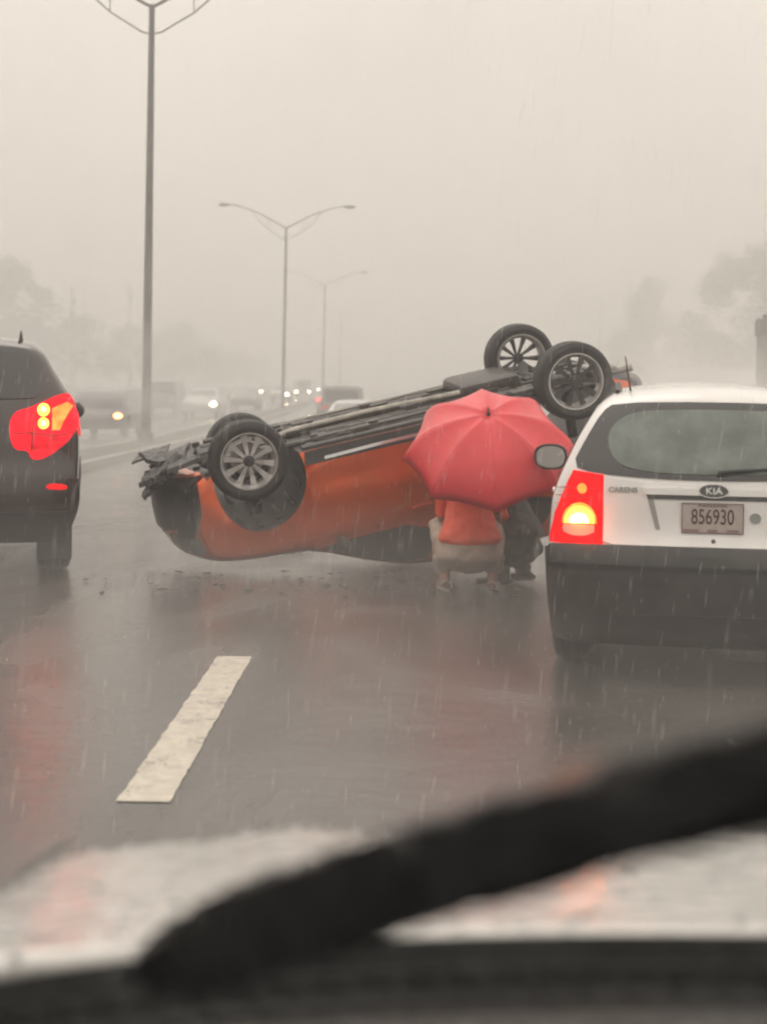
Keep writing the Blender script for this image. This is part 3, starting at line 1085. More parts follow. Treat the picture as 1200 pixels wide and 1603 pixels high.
    c.patch('badge_ring', ellipse(.0, .988, .078, .034, 28), 'rear', M_CHROME, th, out=.034, th=.012, step=.03)
    ang = math.atan2(nn.z, -nn.y)
    rot = (R(90) - ang, 0, 0)
    ink = mat('plate_ink', (.10, .045, .045), .5)
    text_obj('badge_letters', 'KIA', .046, M_CHROME, th, ctr + nn * .039 + Vector((0, 0, .003)), rot, .002, sx=1.15, bold=.0008)
    h_, nn = c.hit('rear', -.45, .985)
    text_obj('model_name', 'CARENS', .036, mat('grey_letters', (.30, .30, .29), .3, metal=.7), th, h_ + nn * .016, (rot[0], 0, R(-4)), .002, sx=1.1, bold=.0008)
    # number plate
    ctr, nn = c.hit('rear', -.005, .855)
    ang = math.atan2(nn.z, -nn.y)
    pl = empty('number_plate', ctr + nn * .022, 0, root)
    pl.rotation_euler = (-ang * .3, 0, 0)
    bm = bmesh.new(); add_box(bm, (0, 0, 0), (.305, .006, .152), None, .002)
    bm_obj('plate', bm, mat('plate_face', (.50, .43, .40), .4, vary=.08, vscale=20), pl, False)
    bm = bmesh.new()
    for (a, b, w_, h2) in ((0, .0745, .305, .004), (0, -.0745, .305, .004), (-.151, 0, .004, .152), (.151, 0, .004, .152)):
        add_box(bm, (a, -.004, b), (w_, .004, h2))
    bm_obj('plate_rim', bm, mat('plate_edge', (.16, .08, .08), .5), pl, False)
    text_obj('plate_number', '856930', .108, ink, pl, (0, -.0045, .004), (R(90), 0, 0), .001, sx=.66, bold=.0006)
    text_obj('plate_small_text', 'PANAMA', .022, ink, pl, (0, -.0045, .063), (R(90), 0, 0), .0008, sx=1.6)
    bm = bmesh.new()
    for (a, w_) in ((-.105, .075), (0, .05), (.10, .06)):
        add_box(bm, (a, -.0042, -.062), (w_, .002, .012))
    bm_obj('plate_sticker', bm, mat('plate_sticker', (.30, .20, .19), .5), pl, False)
    c.patch('round_emblem', ellipse(.205, .86, .028, .026, 16), 'rear', mat('emblem_grey', (.28, .30, .29), .4), th, out=.020, th=.01, step=.02)
    c.patch('tailgate_lock', ellipse(.0, .735, .012, .010, 10), 'rear', shade_lock_m, th, out=.017, th=.01, step=.02)
    # rear wiper and antenna
    bm = bmesh.new()
    a_, n1 = c.hit('rear', .02, 1.075); b_, n2 = c.hit('rear', .30, 1.10)
    add_tube(bm, [a_ + n1 * .03, b_ + n2 * .03], [.012, .007], 8)
    bm_obj('rear_wiper', bm, M_PLASTIC, root)
    bm = bmesh.new()
    a_, _ = c.hit('top', -.42, .62)
    add_tube(bm, [a_, a_ + Vector((-.03, -.20, .18))], [.006, .003], 6)
    bm_obj('aerial', bm, M_PLASTIC, root)
    # wing mirrors, glass facing back
    for sx in (-1, 1):
        sd = 'right' if sx > 0 else 'left'
        h_, _ = c.hit(sd, 2.72, 1.03)
        ctr = Vector((sx * .955, 2.72, 1.045))
        mm = empty('wing_mirror', ctr, 0, root)
        bm = bmesh.new()
        out = ellipse(0, 0, .118, .088, 28, 2.6)
        out = [(a * (1 if a * sx > 0 else .92), b) for a, b in out]
        rings = []
        for (dy, k) in ((0.0, 1.0), (.02, 1.03), (.06, .94), (.09, .6), (.10, .15)):
            rings.append([bm.verts.new((a * k, dy, b * k)) for a, b in out])
        for A, B in zip(rings, rings[1:]):
            for i in range(len(out)):
                bm.faces.new((A[i], A[(i + 1) % len(out)], B[(i + 1) % len(out)], B[i]))
        bm.faces.new(rings[0]); bm.faces.new(rings[-1])
        add_tube(bm, [(-sx * .09, .04, -.02), (h_ - ctr) + Vector((sx * -.01, 0, 0))], .028)
        bm_obj('mirror_housing', bm, M_PLASTIC, mm)
        V = [(a * .86, -.004, b * .84) for a, b in out]
        mesh_obj('mirror_glass', V + [(v[0], .004, v[2]) for v in V], [tuple(range(28))] + [(i, (i + 1) % 28, 28 + (i + 1) % 28, 28 + i) for i in range(28)],
                 mat('mirror_glass', (.45, .43, .42), .12, metal=.6), mm, None, False)
    c.patch('windscreen', [(-.66, 3.1), (-.54, 2.5), (.54, 2.5), (.66, 3.1)], 'top', M_GLASS, rnd=1)
    for sx in (-1, 1):
        c.patch('headlight', [(sx * .40, .74), (sx * .46, .60), (sx * .76, .62), (sx * .74, .80)], 'front', M_CLEAR, rnd=1)
    c.patch('grille', [(-.3, .55), (-.3, .68), (.3, .68), (.3, .55)], 'front', M_PLASTIC)
    for (x, y, sd) in ((.72, 3.42, 1), (-.72, 3.42, -1), (.72, .80, 1), (-.72, .80, -1)):
        make_wheel(root, (x, y, .315), sd, .315, .20, 5, .20)
    bm = bmesh.new(); add_box(bm, (.2, .25, .26), (.5, .3, .14), None, .04)
    add_tube(bm, [(.42, .2, .26), (.46, -.02, .25)], .028)
    bm_obj('silencer', bm, M_STEEL, root)
    return root


white_root = white_car()


# ------------------------------------------------------------------ dark SUV, left edge
def dark_suv():
    root = empty('parked_suv', (-3.25, 10.95, 0), R(13))
    tag(root, 'dark red off-road wagon cut by the left edge with a bright red tail light', 'car')
    paint = mat('dark_plum_paint', (.018, .009, .010), .26, coat=1, vary=.2, vscale=3, bump=.04, bscale=50)
    Wt = [(.3, .90), (.55, .965), (.80, .985), (1.05, .985), (1.22, .975), (1.36, .93), (1.62, .77), (1.85, .66), (1.95, .58)]

    def W(y, z):
        return interp(z, Wt) * (1 - .10 * max(0, (y - 3.6) / 1.1) ** 2 - .04 * max(0, (.6 - y) / .6) ** 2)

    upper = [(.12, .32), (.02, .40), (-.02, .62), (.00, .82), (.06, .90), (.07, 1.18), (.20, 1.45), (.34, 1.72), (.42, 1.84), (.7, 1.90), (1.6, 1.93), (2.5, 1.89),
             (2.85, 1.80), (3.5, 1.28), (3.9, 1.22), (4.45, 1.12), (4.66, .92), (4.70, .6), (4.6, .42), (4.4, .30)]
    upper = [upper[0]] + chaikin(upper[1:-1], 2) + [upper[-1]]
    c = Car(root, upper, [(3.75, .42, .45), (.95, .42, .45)], .30, W, paint, .08, (.25, .12), .06, 1.1, None, .08)
    c.patch('rear_window', [(-.68, 1.44), (-.62, 1.70), (-.54, 1.80), (.54, 1.80), (.62, 1.70), (.68, 1.44), (.60, 1.38), (-.60, 1.38)], 'rear', M_GLASS, out=.01, rnd=1)
    c.patch('brake_lamp', [(-.22, 1.845), (-.22, 1.815), (.22, 1.815), (.22, 1.845)], 'rear', M_RED_DIM, out=.02)
    bp = c.patch('rear_bumper', [(-.90, .40), (-.96, .60), (-.95, .78), (.95, .78), (.96, .60), (.90, .40)], 'rear', paint, out=.03, th=.05)
    c.patch('bumper_valance', [(-.86, .33), (-.88, .54), (.88, .54), (.86, .33)], 'rear', M_PLASTIC, bp, out=.045, th=.04)
    for sx in (-1, 1):
        sd = 'right' if sx > 0 else 'left'
        o = c.patch('tail_light', [(sx * a, b) for a, b in [(.44, 1.27), (.64, 1.33), (.80, 1.42), (.95, 1.44), (.985, 1.34), (.985, 1.22), (.90, 1.08), (.72, .93), (.61, .93), (.60, 1.00), (.47, 1.00)]],
                    'rear', M_RED_SUV, out=.018, th=.03, step=.04, rnd=2)
        c.patch('tail_light_side', [(.30, 1.12), (.36, 1.30), (.54, 1.34), (.54, 1.28), (.42, 1.10)], sd, M_RED_SUV, o, out=.012, th=.02, step=.04)
        if sx > 0:
            c.patch('bulb_glow', ellipse(.70, 1.30, .046, .048, 16), 'rear', M_AMBER_HOT, o, out=.024, th=.01, step=.03)
            c.patch('bulb_glow', ellipse(.70, 1.20, .040, .042, 16), 'rear', M_AMBER_HOT, o, out=.024, th=.01, step=.03)
            c.patch('lens_divider', line_band([(.47, 1.12), (.60, 1.13), (.76, 1.11), (.90, 1.12)], .010), 'rear', mat('lens_rib_red', (.25, .004, .006), .3), o, out=.022, th=.006, step=.04)
            c.patch('lens_divider', line_band([(.615, .98), (.62, 1.15), (.625, 1.30)], .010), 'rear', MATS['lens_rib_red'], o, out=.022, th=.006, step=.04)
            for cy_ in (1.30, 1.20):
                h_, n_ = c.hit('rear', .70, cy_)
                bulb(o, h_ + n_ * .07, (1, .05, .03), 1.2)
            for (cy_) in (1.30, 1.20):
                c.patch('bulb_core', ellipse(.70, cy_, .018, .018, 12), 'rear', M_CORE, o, out=.028, th=.006, step=.03)
            c.patch('bulb_glow', [(.765, 1.15), (.765, 1.31), (.87, 1.36), (.91, 1.33), (.86, 1.24), (.82, 1.15)], 'rear', M_ORANGE_HOT, o, out=.023, th=.01, step=.03)
        c.patch('reflector', [(sx * .72, .705), (sx * .73, .75), (sx * .87, .74), (sx * .87, .70)], 'rear', M_RED_ON, out=.036, th=.01, rnd=1, step=.03)  # emissive: the glow is put into the reflector itself
        c.patch('window', [(.62, 1.36), (.75, 1.72), (1.2, 1.78), (1.2, 1.32)], sd, M_GLASS, rnd=1)
        c.patch('window', [(1.25, 1.32), (1.25, 1.78), (2.1, 1.78), (2.1, 1.32)], sd, M_GLASS, rnd=1)
        c.patch('window', [(2.16, 1.32), (2.16, 1.78), (2.6, 1.72), (3.15, 1.34)], sd, M_GLASS, rnd=1)
        c.patch('rear_door', chaikin([(1.42, .50), (1.2, .9), (1.2, 1.27), (2.12, 1.27), (2.12, .50)], 1, True), sd, paint)
        c.patch('front_door', chaikin([(2.15, .50), (2.15, 1.27), (3.2, 1.27), (3.2, .50)], 1, True), sd, paint)
        c.patch('wheel_arch_trim', [(.95 + .50 * math.cos(t), .42 + .50 * math.sin(t)) for t in [R(8 + 164 * k / 20) for k in range(21)]] +
                [(.95 + .445 * math.cos(t), .42 + .445 * math.sin(t)) for t in [R(172 - 164 * k / 20) for k in range(21)]], sd, M_PLASTIC, out=.02, step=.08)
        bm = bmesh.new()
        h_, _ = c.hit(sd, 2.95, 1.32)
        bm = bmesh.new()
        bmesh.ops.create_uvsphere(bm, u_segments=14, v_segments=10, radius=1, matrix=Matrix.Translation(h_ + Vector((sx * .045, 0, -.05))) @ Matrix.Diagonal((.10, .07, .08, 1)))
        add_tube(bm, [h_, h_ + Vector((sx * .1, 0, 0))], .03)
        bm_obj('wing_mirror', bm, M_PLASTIC, root)
    # shark fin aerial
    h_, _ = c.hit('top', .52, .62)
    bm = bmesh.new()
    vs = [(-.02, -.02, 0), (.02, -.02, 0), (.02, .16, 0), (-.02, .16, 0), (-.004, .0, .09), (.004, .0, .09)]
    V = [bm.verts.new(Vector(v) + h_ - Vector((0, 0, .01))) for v in vs]
    for f_ in ((0, 1, 5, 4), (1, 2, 5), (2, 3, 4, 5), (3, 0, 4), (3, 2, 1, 0)): bm.faces.new([V[i] for i in f_])
    bm_obj('fin_aerial', bm, M_PLASTIC, root)
    h_, nn = c.hit('rear', 0, .98)
    bm = bmesh.new(); add_box(bm, h_ + nn * .01, (.31, .01, .155), None, .002)
    bm_obj('number_plate', bm, mat('plate_face', (.50, .43, .40), .4), root)
    c.patch('windscreen', [(-.72, 3.4), (-.62, 2.9), (.62, 2.9), (.72, 3.4)], 'top', M_GLASS, rnd=1)
    for sx in (-1, 1):
        bm = bmesh.new(); add_box(bm, (sx * .80, .44, .30), (.27, .015, .34), None, .004)  # black flaps added to fill in the shade under the rear end
        bm_obj('under_shade_flap', bm, M_PLASTIC, root)
    bm = bmesh.new(); add_tube(bm, [(-.3, 1.2, .34), (-.45, .5, .34), (-.5, .08, .33)], .035, 10)
    bm_obj('exhaust_pipe', bm, M_STEEL, root)
    for (x, y, sd) in ((.80, 3.75, 1), (-.80, 3.75, -1), (.80, .95, 1), (-.80, .95, -1)):
        make_wheel(root, (x, y, .375), sd, .375, .26, 6, .23)
    bm = bmesh.new()
    add_box(bm, (0, .95, .40), (1.4, .12, .12), None, .03); add_box(bm, (.3, .35, .42), (.6, .3, .16), None, .05)
    bm_obj('rear_axle', bm, M_BLACKMETAL, root)
    return root


dark_suv()


# ------------------------------------------------------------------ people
def skinned(name, nodes, edges, root_node, m, parent, sub=2):
    names = list(nodes)
    me = bpy.data.meshes.new(name)
    me.from_pydata([nodes[k][0] for k in names], [(names.index(a), names.index(b)) for a, b in edges], [])
    o = bpy.data.objects.new(name, me)
    COL.objects.link(o)
    md = o.modifiers.new('skin', 'SKIN')
    md.use_smooth_shade = True
    md.branch_smoothing = .6
    lay = me.skin_vertices[0] if me.skin_vertices else None
    if lay is None:
        bm = bmesh.new(); bm.from_mesh(me); bm.verts.layers.skin.verify(); bm.to_mesh(me); bm.free()
        lay = me.skin_vertices[0]
    for i, k in enumerate(names):
        r = nodes[k][1]
        lay.data[i].radius = r if isinstance(r, tuple) else (r, r)
        lay.data[i].use_root = (k == root_node)
    s2 = o.modifiers.new('sub', 'SUBSURF'); s2.levels = sub; s2.render_levels = sub
    dg = bpy.context.evaluated_depsgraph_get(); dg.update()
    me2 = bpy.data.meshes.new_from_object(o.evaluated_get(dg))
    me2.name = name
    me2.materials.clear(); me2.materials.append(m)
    me2.polygons.foreach_set('use_smooth', [True] * len(me2.polygons))
    bpy.data.objects.remove(o); bpy.data.meshes.remove(me)
    return link(bpy.data.objects.new(name, me2), parent)


def cloth(name, blobs, m, parent, vox=.014):
    bm = bmesh.new()
    for (a, b, ra, rb) in blobs:
        a, b = Vector(a), Vector(b)
        K = 5
        for k in range(K + 1):
            t = k / K
            c_ = a.lerp(b, t)
            rx, ry = ra[0] + (rb[0] - ra[0]) * t, ra[1] + (rb[1] - ra[1]) * t
            bmesh.ops.create_uvsphere(bm, u_segments=18, v_segments=12, radius=1,
                                      matrix=Matrix.Translation(c_) @ Matrix.Diagonal((rx, ry, min(rx, ry) * (.35 if k in (0,) and rx > .2 else .6), 1)))
    me = bpy.data.meshes.new(name); bm.to_mesh(me); bm.free()
    o = bpy.data.objects.new(name, me); COL.objects.link(o)
    r_ = o.modifiers.new('r', 'REMESH'); r_.mode = 'VOXEL'; r_.voxel_size = vox; r_.use_smooth_shade = True
    sm = o.modifiers.new('s', 'SMOOTH'); sm.factor = .8; sm.iterations = 3
    tx = bpy.data.textures.new(name + '_folds', 'CLOUDS'); tx.noise_scale = .07
    dp = o.modifiers.new('d', 'DISPLACE'); dp.texture = tx; dp.strength = .028; dp.mid_level = .5
    dg = bpy.context.evaluated_depsgraph_get(); dg.update()
    me2 = bpy.data.meshes.new_from_object(o.evaluated_get(dg)); me2.name = name
    me2.materials.clear(); me2.materials.append(m)
    me2.polygons.foreach_set('use_smooth', [True] * len(me2.polygons))
    bpy.data.objects.remove(o); bpy.data.meshes.remove(me)
    return link(bpy.data.objects.new(name, me2), parent)


M_SKIN = mat('skin', (.36, .19, .125), .5, vary=.08, vscale=20)
M_HAIR = mat('black_hair', (.02, .015, .012), .5, bump=.5, bscale=120)


def hand_nodes(nodes, edges, wrist, palm_dir, side_dir, curl_dir, tagname):
    """palm + five fingers closing towards curl_dir"""
    p, s_, c_ = Vector(palm_dir).normalized(), Vector(side_dir).normalized(), Vector(curl_dir).normalized()
    w = Vector(nodes[wrist][0])
    nodes[tagname + 'palm'] = (tuple(w + p * .045), (.020, .032)); edges.append((wrist, tagname + 'palm'))
    for i, (off, ln) in enumerate(((-.030, .055), (-.010, .064), (.010, .060), (.029, .048))):
        a = w + p * .085 + s_ * off
        b = a + (p * .6 + c_ * .8) * ln * .5
        e = b + (c_ * .9 - p * .45) * ln * .5
        for nm_, q, r in (('a', a, .010), ('b', b, .009), ('c', e, .008)):
            nodes[f'{tagname}{i}{nm_}'] = (tuple(q), r)
        edges += [(tagname + 'palm', f'{tagname}{i}a'), (f'{tagname}{i}a', f'{tagname}{i}b'), (f'{tagname}{i}b', f'{tagname}{i}c')]
    a = w + p * .035 - s_ * .038
    b = a + p * .02 - s_ * .012 + c_ * .028
    nodes[tagname + 't1'] = (tuple(a), .012); nodes[tagname + 't2'] = (tuple(b), .010)
    edges += [(tagname + 'palm', tagname + 't1'), (tagname + 't1', tagname + 't2')]


def crouching(loc, rz, label, shirt_m, short_m, shoe_m, long_legs=False, lean=1.0, rhand=None, lhand=None, sc=1.0, knees=.25):
    root = empty('person', loc, rz)
    root.scale = (sc, sc, sc)
    tag(root, label, 'person', 'people crouching by the overturned car')
    ank = .165
    N = {'pel': ((0, 0, .30), (.13, .11)), 'sp1': ((0, .03, .42), (.125, .10)), 'sp2': ((0, .09 * lean, .58), (.125, .095)), 'ch': ((0, .15 * lean, .74), (.14, .10)),
         'nk0': ((0, .19 * lean, .86), .06), 'nk': ((0, .22 * lean, .91), .048), 'hd0': ((0, .25 * lean, .97), (.062, .070)), 'hd1': ((0, .265 * lean, 1.04), (.074, .085)),
         'hd2': ((0, .26 * lean, 1.10), (.062, .072))}
    E = [('pel', 'sp1'), ('sp1', 'sp2'), ('sp2', 'ch'), ('ch', 'nk0'), ('nk0', 'nk'), ('nk', 'hd0'), ('hd0', 'hd1'), ('hd1', 'hd2')]
    for sx, q in ((-1, 'l'), (1, 'r')):
        N['hip' + q] = ((sx * .11, .02, .27), .095)
        N['kn' + q] = ((sx * knees, .36, .47), .062)
        N['cf' + q] = ((sx * (ank + .05), .18, .26), .062)
        N['an' + q] = ((sx * ank, .05, .085), .040)
        N['he' + q] = ((sx * ank, .015, .045), .034)
        N['ba' + q] = ((sx * (ank + .03), .14, .032), (.036, .026))
        N['to' + q] = ((sx * (ank + .045), .20, .026), (.034, .018))
        E += [('pel', 'hip' + q), ('hip' + q, 'kn' + q), ('kn' + q, 'cf' + q), ('cf' + q, 'an' + q), ('an' + q, 'he' + q), ('an' + q, 'ba' + q), ('ba' + q, 'to' + q)]
        sh = Vector((sx * .175, .17 * lean, .82))
        hd = Vector((rhand if sx > 0 else lhand) or (sx * .12, .42, .50))
        mid = (sh + hd) / 2
        dvec = (hd - sh)
        L_ = dvec.length
        bend = math.sqrt(max(0.0, (.29 ** 2) - min(.28, L_ / 2) ** 2))
        el = mid + Vector((sx * .30, .05, -.75)).normalized() * bend
        N['sh' + q] = (tuple(sh), .058)
        N['el' + q] = (tuple(el), .038)
        N['wr' + q] = (tuple(hd), .025)
        E += [('ch', 'sh' + q), ('sh' + q, 'el' + q), ('el' + q, 'wr' + q)]
        hand_nodes(N, E, 'wr' + q, (hd - el), (0, 1, 0) if rhand and sx > 0 else (1, 0, 0), (0, .3, 1) if rhand and sx > 0 else (0, -.2, -1), 'h' + q)
    skinned('body', N, E, 'pel', M_SKIN, root, 2)
    # face and ears
    bm = bmesh.new()
    hc = Vector((0, .265 * lean, 1.045))
    bmesh.ops.create_uvsphere(bm, u_segments=10, v_segments=8, radius=.5, matrix=Matrix.Translation(hc + Vector((0, .088, -.01))) @ Matrix.Diagonal((.026, .04, .05, 1)))
    for sx in (-1, 1):
        bmesh.ops.create_uvsphere(bm, u_segments=10, v_segments=8, radius=.5, matrix=Matrix.Translation(hc + Vector((sx * .078, 0, -.005))) @ Matrix.Diagonal((.02, .035, .06, 1)))
    bm_obj('ear_and_nose', bm, M_SKIN, root)
    bm = bmesh.new()
    for sx in (-1, 1):
        bmesh.ops.create_uvsphere(bm, u_segments=10, v_segments=8, radius=.012, matrix=Matrix.Translation(hc + Vector((sx * .03, .078, .008))))
    add_box(bm, hc + Vector((0, .082, -.045)), (.045, .008, .008), None, .003)
    bm_obj('eye', bm, mat('eye_dark', (.03, .02, .02), .2), root)
    bm = bmesh.new()
    bmesh.ops.create_uvsphere(bm, u_segments=24, v_segments=16, radius=1, matrix=Matrix.Translation(hc + Vector((0, -.014, .024))) @ Matrix.Diagonal((.086, .096, .092, 1)))
    rr = random.Random(5)
    for v in bm.verts: v.co += Vector((rr.uniform(-1, 1), rr.uniform(-1, 1), rr.uniform(-1, 1))) * .003
    bm_obj('hair', bm, M_HAIR, root)
    # shirt: hem hangs loose over the hips
    L = lean
    bl = [((0, .00, .40), (0, .02, .47), (.245, .175), (.212, .155)), ((0, .02, .47), (0, .09 * L, .60), (.212, .155), (.18, .135)),
          ((0, .09 * L, .60), (0, .15 * L, .76), (.172, .135), (.185, .125)), ((0, .15 * L, .76), (0, .19 * L, .86), (.185, .125), (.07, .065))]
    for q in 'lr':
        sh_, el_ = Vector(N['sh' + q][0]), Vector(N['el' + q][0])
        bl.append((sh_, sh_.lerp(el_, 1.0 if long_legs else .8), (.075, .075), (.058, .058)))
        if long_legs:
            bl.append((el_, el_.lerp(Vector(N['wr' + q][0]), .92), (.055, .055), (.038, .038)))
    cloth('jacket' if long_legs else 'shirt', bl, shirt_m, root)
    bl = [((0, .015, .41), (0, -.01, .28), (.19, .145), (.232, .16)), ((0, -.01, .28), (0, .03, .215), (.232, .16), (.20, .125))]
    for sx, q in ((-1, 'l'), (1, 'r')):
        hp, kn = Vector((sx * .115, .0, .275)), Vector(N['kn' + q][0])
        bl.append((hp, hp.lerp(kn, .5), (.135, .125), (.115, .11)))
        bl.append((hp.lerp(kn, .5), kn, (.115, .11), (.085, .085)))
        if not long_legs:
            bl.append((Vector((sx * .19, .06, .24)), Vector((sx * .19, .10, .16)), (.085, .08), (.07, .07)))
        if long_legs:
            bl.append((kn, Vector(N['cf' + q][0]), (.082, .082), (.072, .072)))
            bl.append((Vector(N['cf' + q][0]), Vector(N['an' + q][0]) + Vector((0, 0, .01)), (.072, .072), (.064, .064)))
            bl.append((Vector(N['an' + q][0]), Vector(N['an' + q][0]) + Vector((0, 0, .04)), (.06, .062), (.062, .064)))
    cloth('trousers' if long_legs else 'shorts', bl, short_m, root)
    if long_legs:
        for sx in (-1, 1):
            rot = Matrix.Rotation(-sx * .2, 3, 'Z')
            b0 = Vector((sx * ank, 0, 0))
            cloth('shoe', [(b0 + rot @ Vector((0, .0, .05)), b0 + rot @ Vector((0, .10, .045)), (.048, .055), (.048, .05)),
                           (b0 + rot @ Vector((0, .10, .045)), b0 + rot @ Vector((0, .21, .034)), (.048, .05), (.036, .035)),
                           (b0 + Vector((0, .03, .06)), b0 + Vector((0, .04, .13)), (.048, .05), (.05, .052))], shoe_m, root, .010)
    for sx in (() if long_legs else (-1, 1)):
        bm = bmesh.new()
        out = [(-.034, -.03), (.034, -.03), (.044, .10), (.042, .19), (.018, .235), (-.018, .235), (-.040, .19), (-.036, .10)]
        out = chaikin(out, 2, True)
        A = [bm.verts.new((a, b, .006)) for a, b in out]; B = [bm.verts.new((a, b, .024)) for a, b in out]
        for i in range(len(out)): bm.faces.new((A[i], A[(i + 1) % len(out)], B[(i + 1) % len(out)], B[i]))
        bm.faces.new(A[::-1]); bm.faces.new(B)
        for yy in (.02, .13):
            pts = [(-.042, yy, .02), (-.04, yy, .06), (0, yy, .082 if yy < .1 else .068), (.04, yy, .06), (.042, yy, .02)]
            add_tube(bm, pts, .008, 6)
        bmesh.ops.transform(bm, matrix=Matrix.Translation((sx * ank, -.0, 0)) @ Matrix.Rotation(-sx * .2, 4, 'Z'), verts=bm.verts)
        bm_obj('sandal' if not long_legs else 'shoe', bm, shoe_m, root)
    return root


shirt_m = mat('orange_red_shirt', (1.0, .13, .07), .6, vary=.12, vscale=6, bump=.5, bscale=14)
short_m = mat('beige_shorts', (.42, .335, .28), .7, vary=.15, vscale=9, bump=.5, bscale=16)
UMB_C = at(764, 709, 10.72)
UMB_A = Vector((-.06, -math.sin(R(40)), math.cos(R(40)))).normalized()
hand_w = UMB_C - UMB_A * .47
pA = Vector((.655, 10.93, 0))
pa = crouching(pA, 0, 'person in bright orange-red shirt and beige shorts squatting under the red umbrella',
               shirt_m, short_m, mat('pale_sandal', (.45, .40, .36), .5), rhand=tuple(hand_w - pA), lhand=(-.05, .40, .62), knees=.215)
dj = mat('dark_jacket', (.040, .034, .036), .6, vary=.3, vscale=8, bump=.4, bscale=20)
dt = mat('dark_trousers', (.035, .036, .036), .7, vary=.3, vscale=8, bump=.4, bscale=20)
pb = crouching((1.06, 11.36, 0), R(55), 'person in dark jacket and trousers crouching between the orange shirt and white car',
               dj, dt, mat('dark_shoe', (.03, .03, .03), .5), long_legs=True, lean=.9, sc=1.02, knees=.16)


# ------------------------------------------------------------------ umbrella
def umbrella():
    C, a = UMB_C, UMB_A
    root = bpy.data.objects.new('umbrella', None); link(root)
    q = Vector((0, 0, 1)).rotation_difference(a)
    root.matrix_world = Matrix.Translation(C) @ q.to_matrix().to_4x4() @ Matrix.Rotation(R(2), 4, 'Z')
    tag(root, 'open red umbrella tilted towards the camera over the crouching people', 'umbrella')
    Rr, H, n = .625, .37, 8
    m = mat('red_umbrella_cloth', (.80, .060, .075), .42, vary=.06, vscale=5, bump=.15, bscale=22, coat=.15)
    b = m.node_tree.nodes['Principled BSDF']
    b.inputs['Subsurface Weight'].default_value = 0
    V, Fc = [], []
    K, J = 12, 8

    def P(i, k, tt):
        # between rib i and i+1 at radius fraction tt, cloth hollows between ribs
        t0 = 2 * math.pi * i / n; t1 = 2 * math.pi * (i + 1) / n
        s_ = k / K
        A = Vector((math.cos(t0), math.sin(t0))); B = Vector((math.cos(t1), math.sin(t1)))
        ang = t0 + (t1 - t0) * s_
        D = A.lerp(B, s_)
        arc = Vector((math.cos(ang), math.sin(ang)))
        chord = D.lerp(arc, .12)
        sag = 4 * s_ * (1 - s_)
        rr = Rr * math.sin(tt * R(78)) / math.sin(R(78))
        rim = 1 - .055 * sag * tt ** 3
        z = H * (math.cos(tt * R(78)) - math.cos(R(78))) / (1 - math.cos(R(78))) - .030 * sag * math.sin(math.pi * min(1, tt * .9)) + .01 * sag * tt
        return Vector((chord.x * rr * rim, chord.y * rr * rim, z))
    panels = []
    for i in range(n):
        V, Fc = [], []
        for j in range(J + 1):
            for k in range(K + 1):
                V.append(P(i, k, max(.02, j / J)))
        for j in range(J):
            for k in range(K):
                x = j * (K + 1) + k
                Fc.append((x, x + 1, x + K + 2, x + K + 1))
        nV = len(V)
        o = mesh_obj('canopy_panel', V, Fc, m, root, None, True, 60)
        sm = o.modifiers.new('cloth', 'SOLIDIFY'); sm.thickness = .0015; sm.offset = -1
        # rib under the seam
        bm = bmesh.new()
        add_tube(bm, [P(i, 0, max(.03, j / J)) * 1.0 - Vector((0, 0, .006)) for j in range(J + 1)], .0028, 6)
        rib = bm_obj('rib', bm, M_CHROME, root)
        bm = bmesh.new()
        mid = P(i, 0, .5) - Vector((0, 0, .01))
        add_tube(bm, [mid, (0.012 * mid.x, .012 * mid.y, -.02)], .0025, 6)
        bm_obj('stretcher', bm, M_CHROME, rib)
        bm = bmesh.new()
        e = P(i, 0, 1.0)
        bmesh.ops.create_uvsphere(bm, u_segments=8, v_segments=6, radius=.007, matrix=Matrix.Translation(e))
        bm_obj('rib_tip', bm, M_PLASTIC, rib)
    L = (C - hand_w).length
    bm = bmesh.new(); add_tube(bm, [(0, 0, H), (0, 0, -L - .10)], .006, 10); bm_obj('shaft', bm, M_BLACKMETAL, root)
    bm = bmesh.new(); add_tube(bm, [(0, 0, H - .02), (0, 0, H + .02), (0, 0, H + .065)], [.014, .009, .005], 10); bm_obj('ferrule', bm, M_PLASTIC, root)
    bm = bmesh.new()
    pts = [(0, 0, -L + .06), (0, 0, -L - .06)] + [(.03 - .03 * math.cos(t), 0, -L - .06 - .03 * math.sin(t)) for t in [R(30 * k) for k in range(1, 7)]]
    add_tube(bm, pts, .012, 10); bm_obj('handle', bm, M_PLASTIC, root)


umbrella()


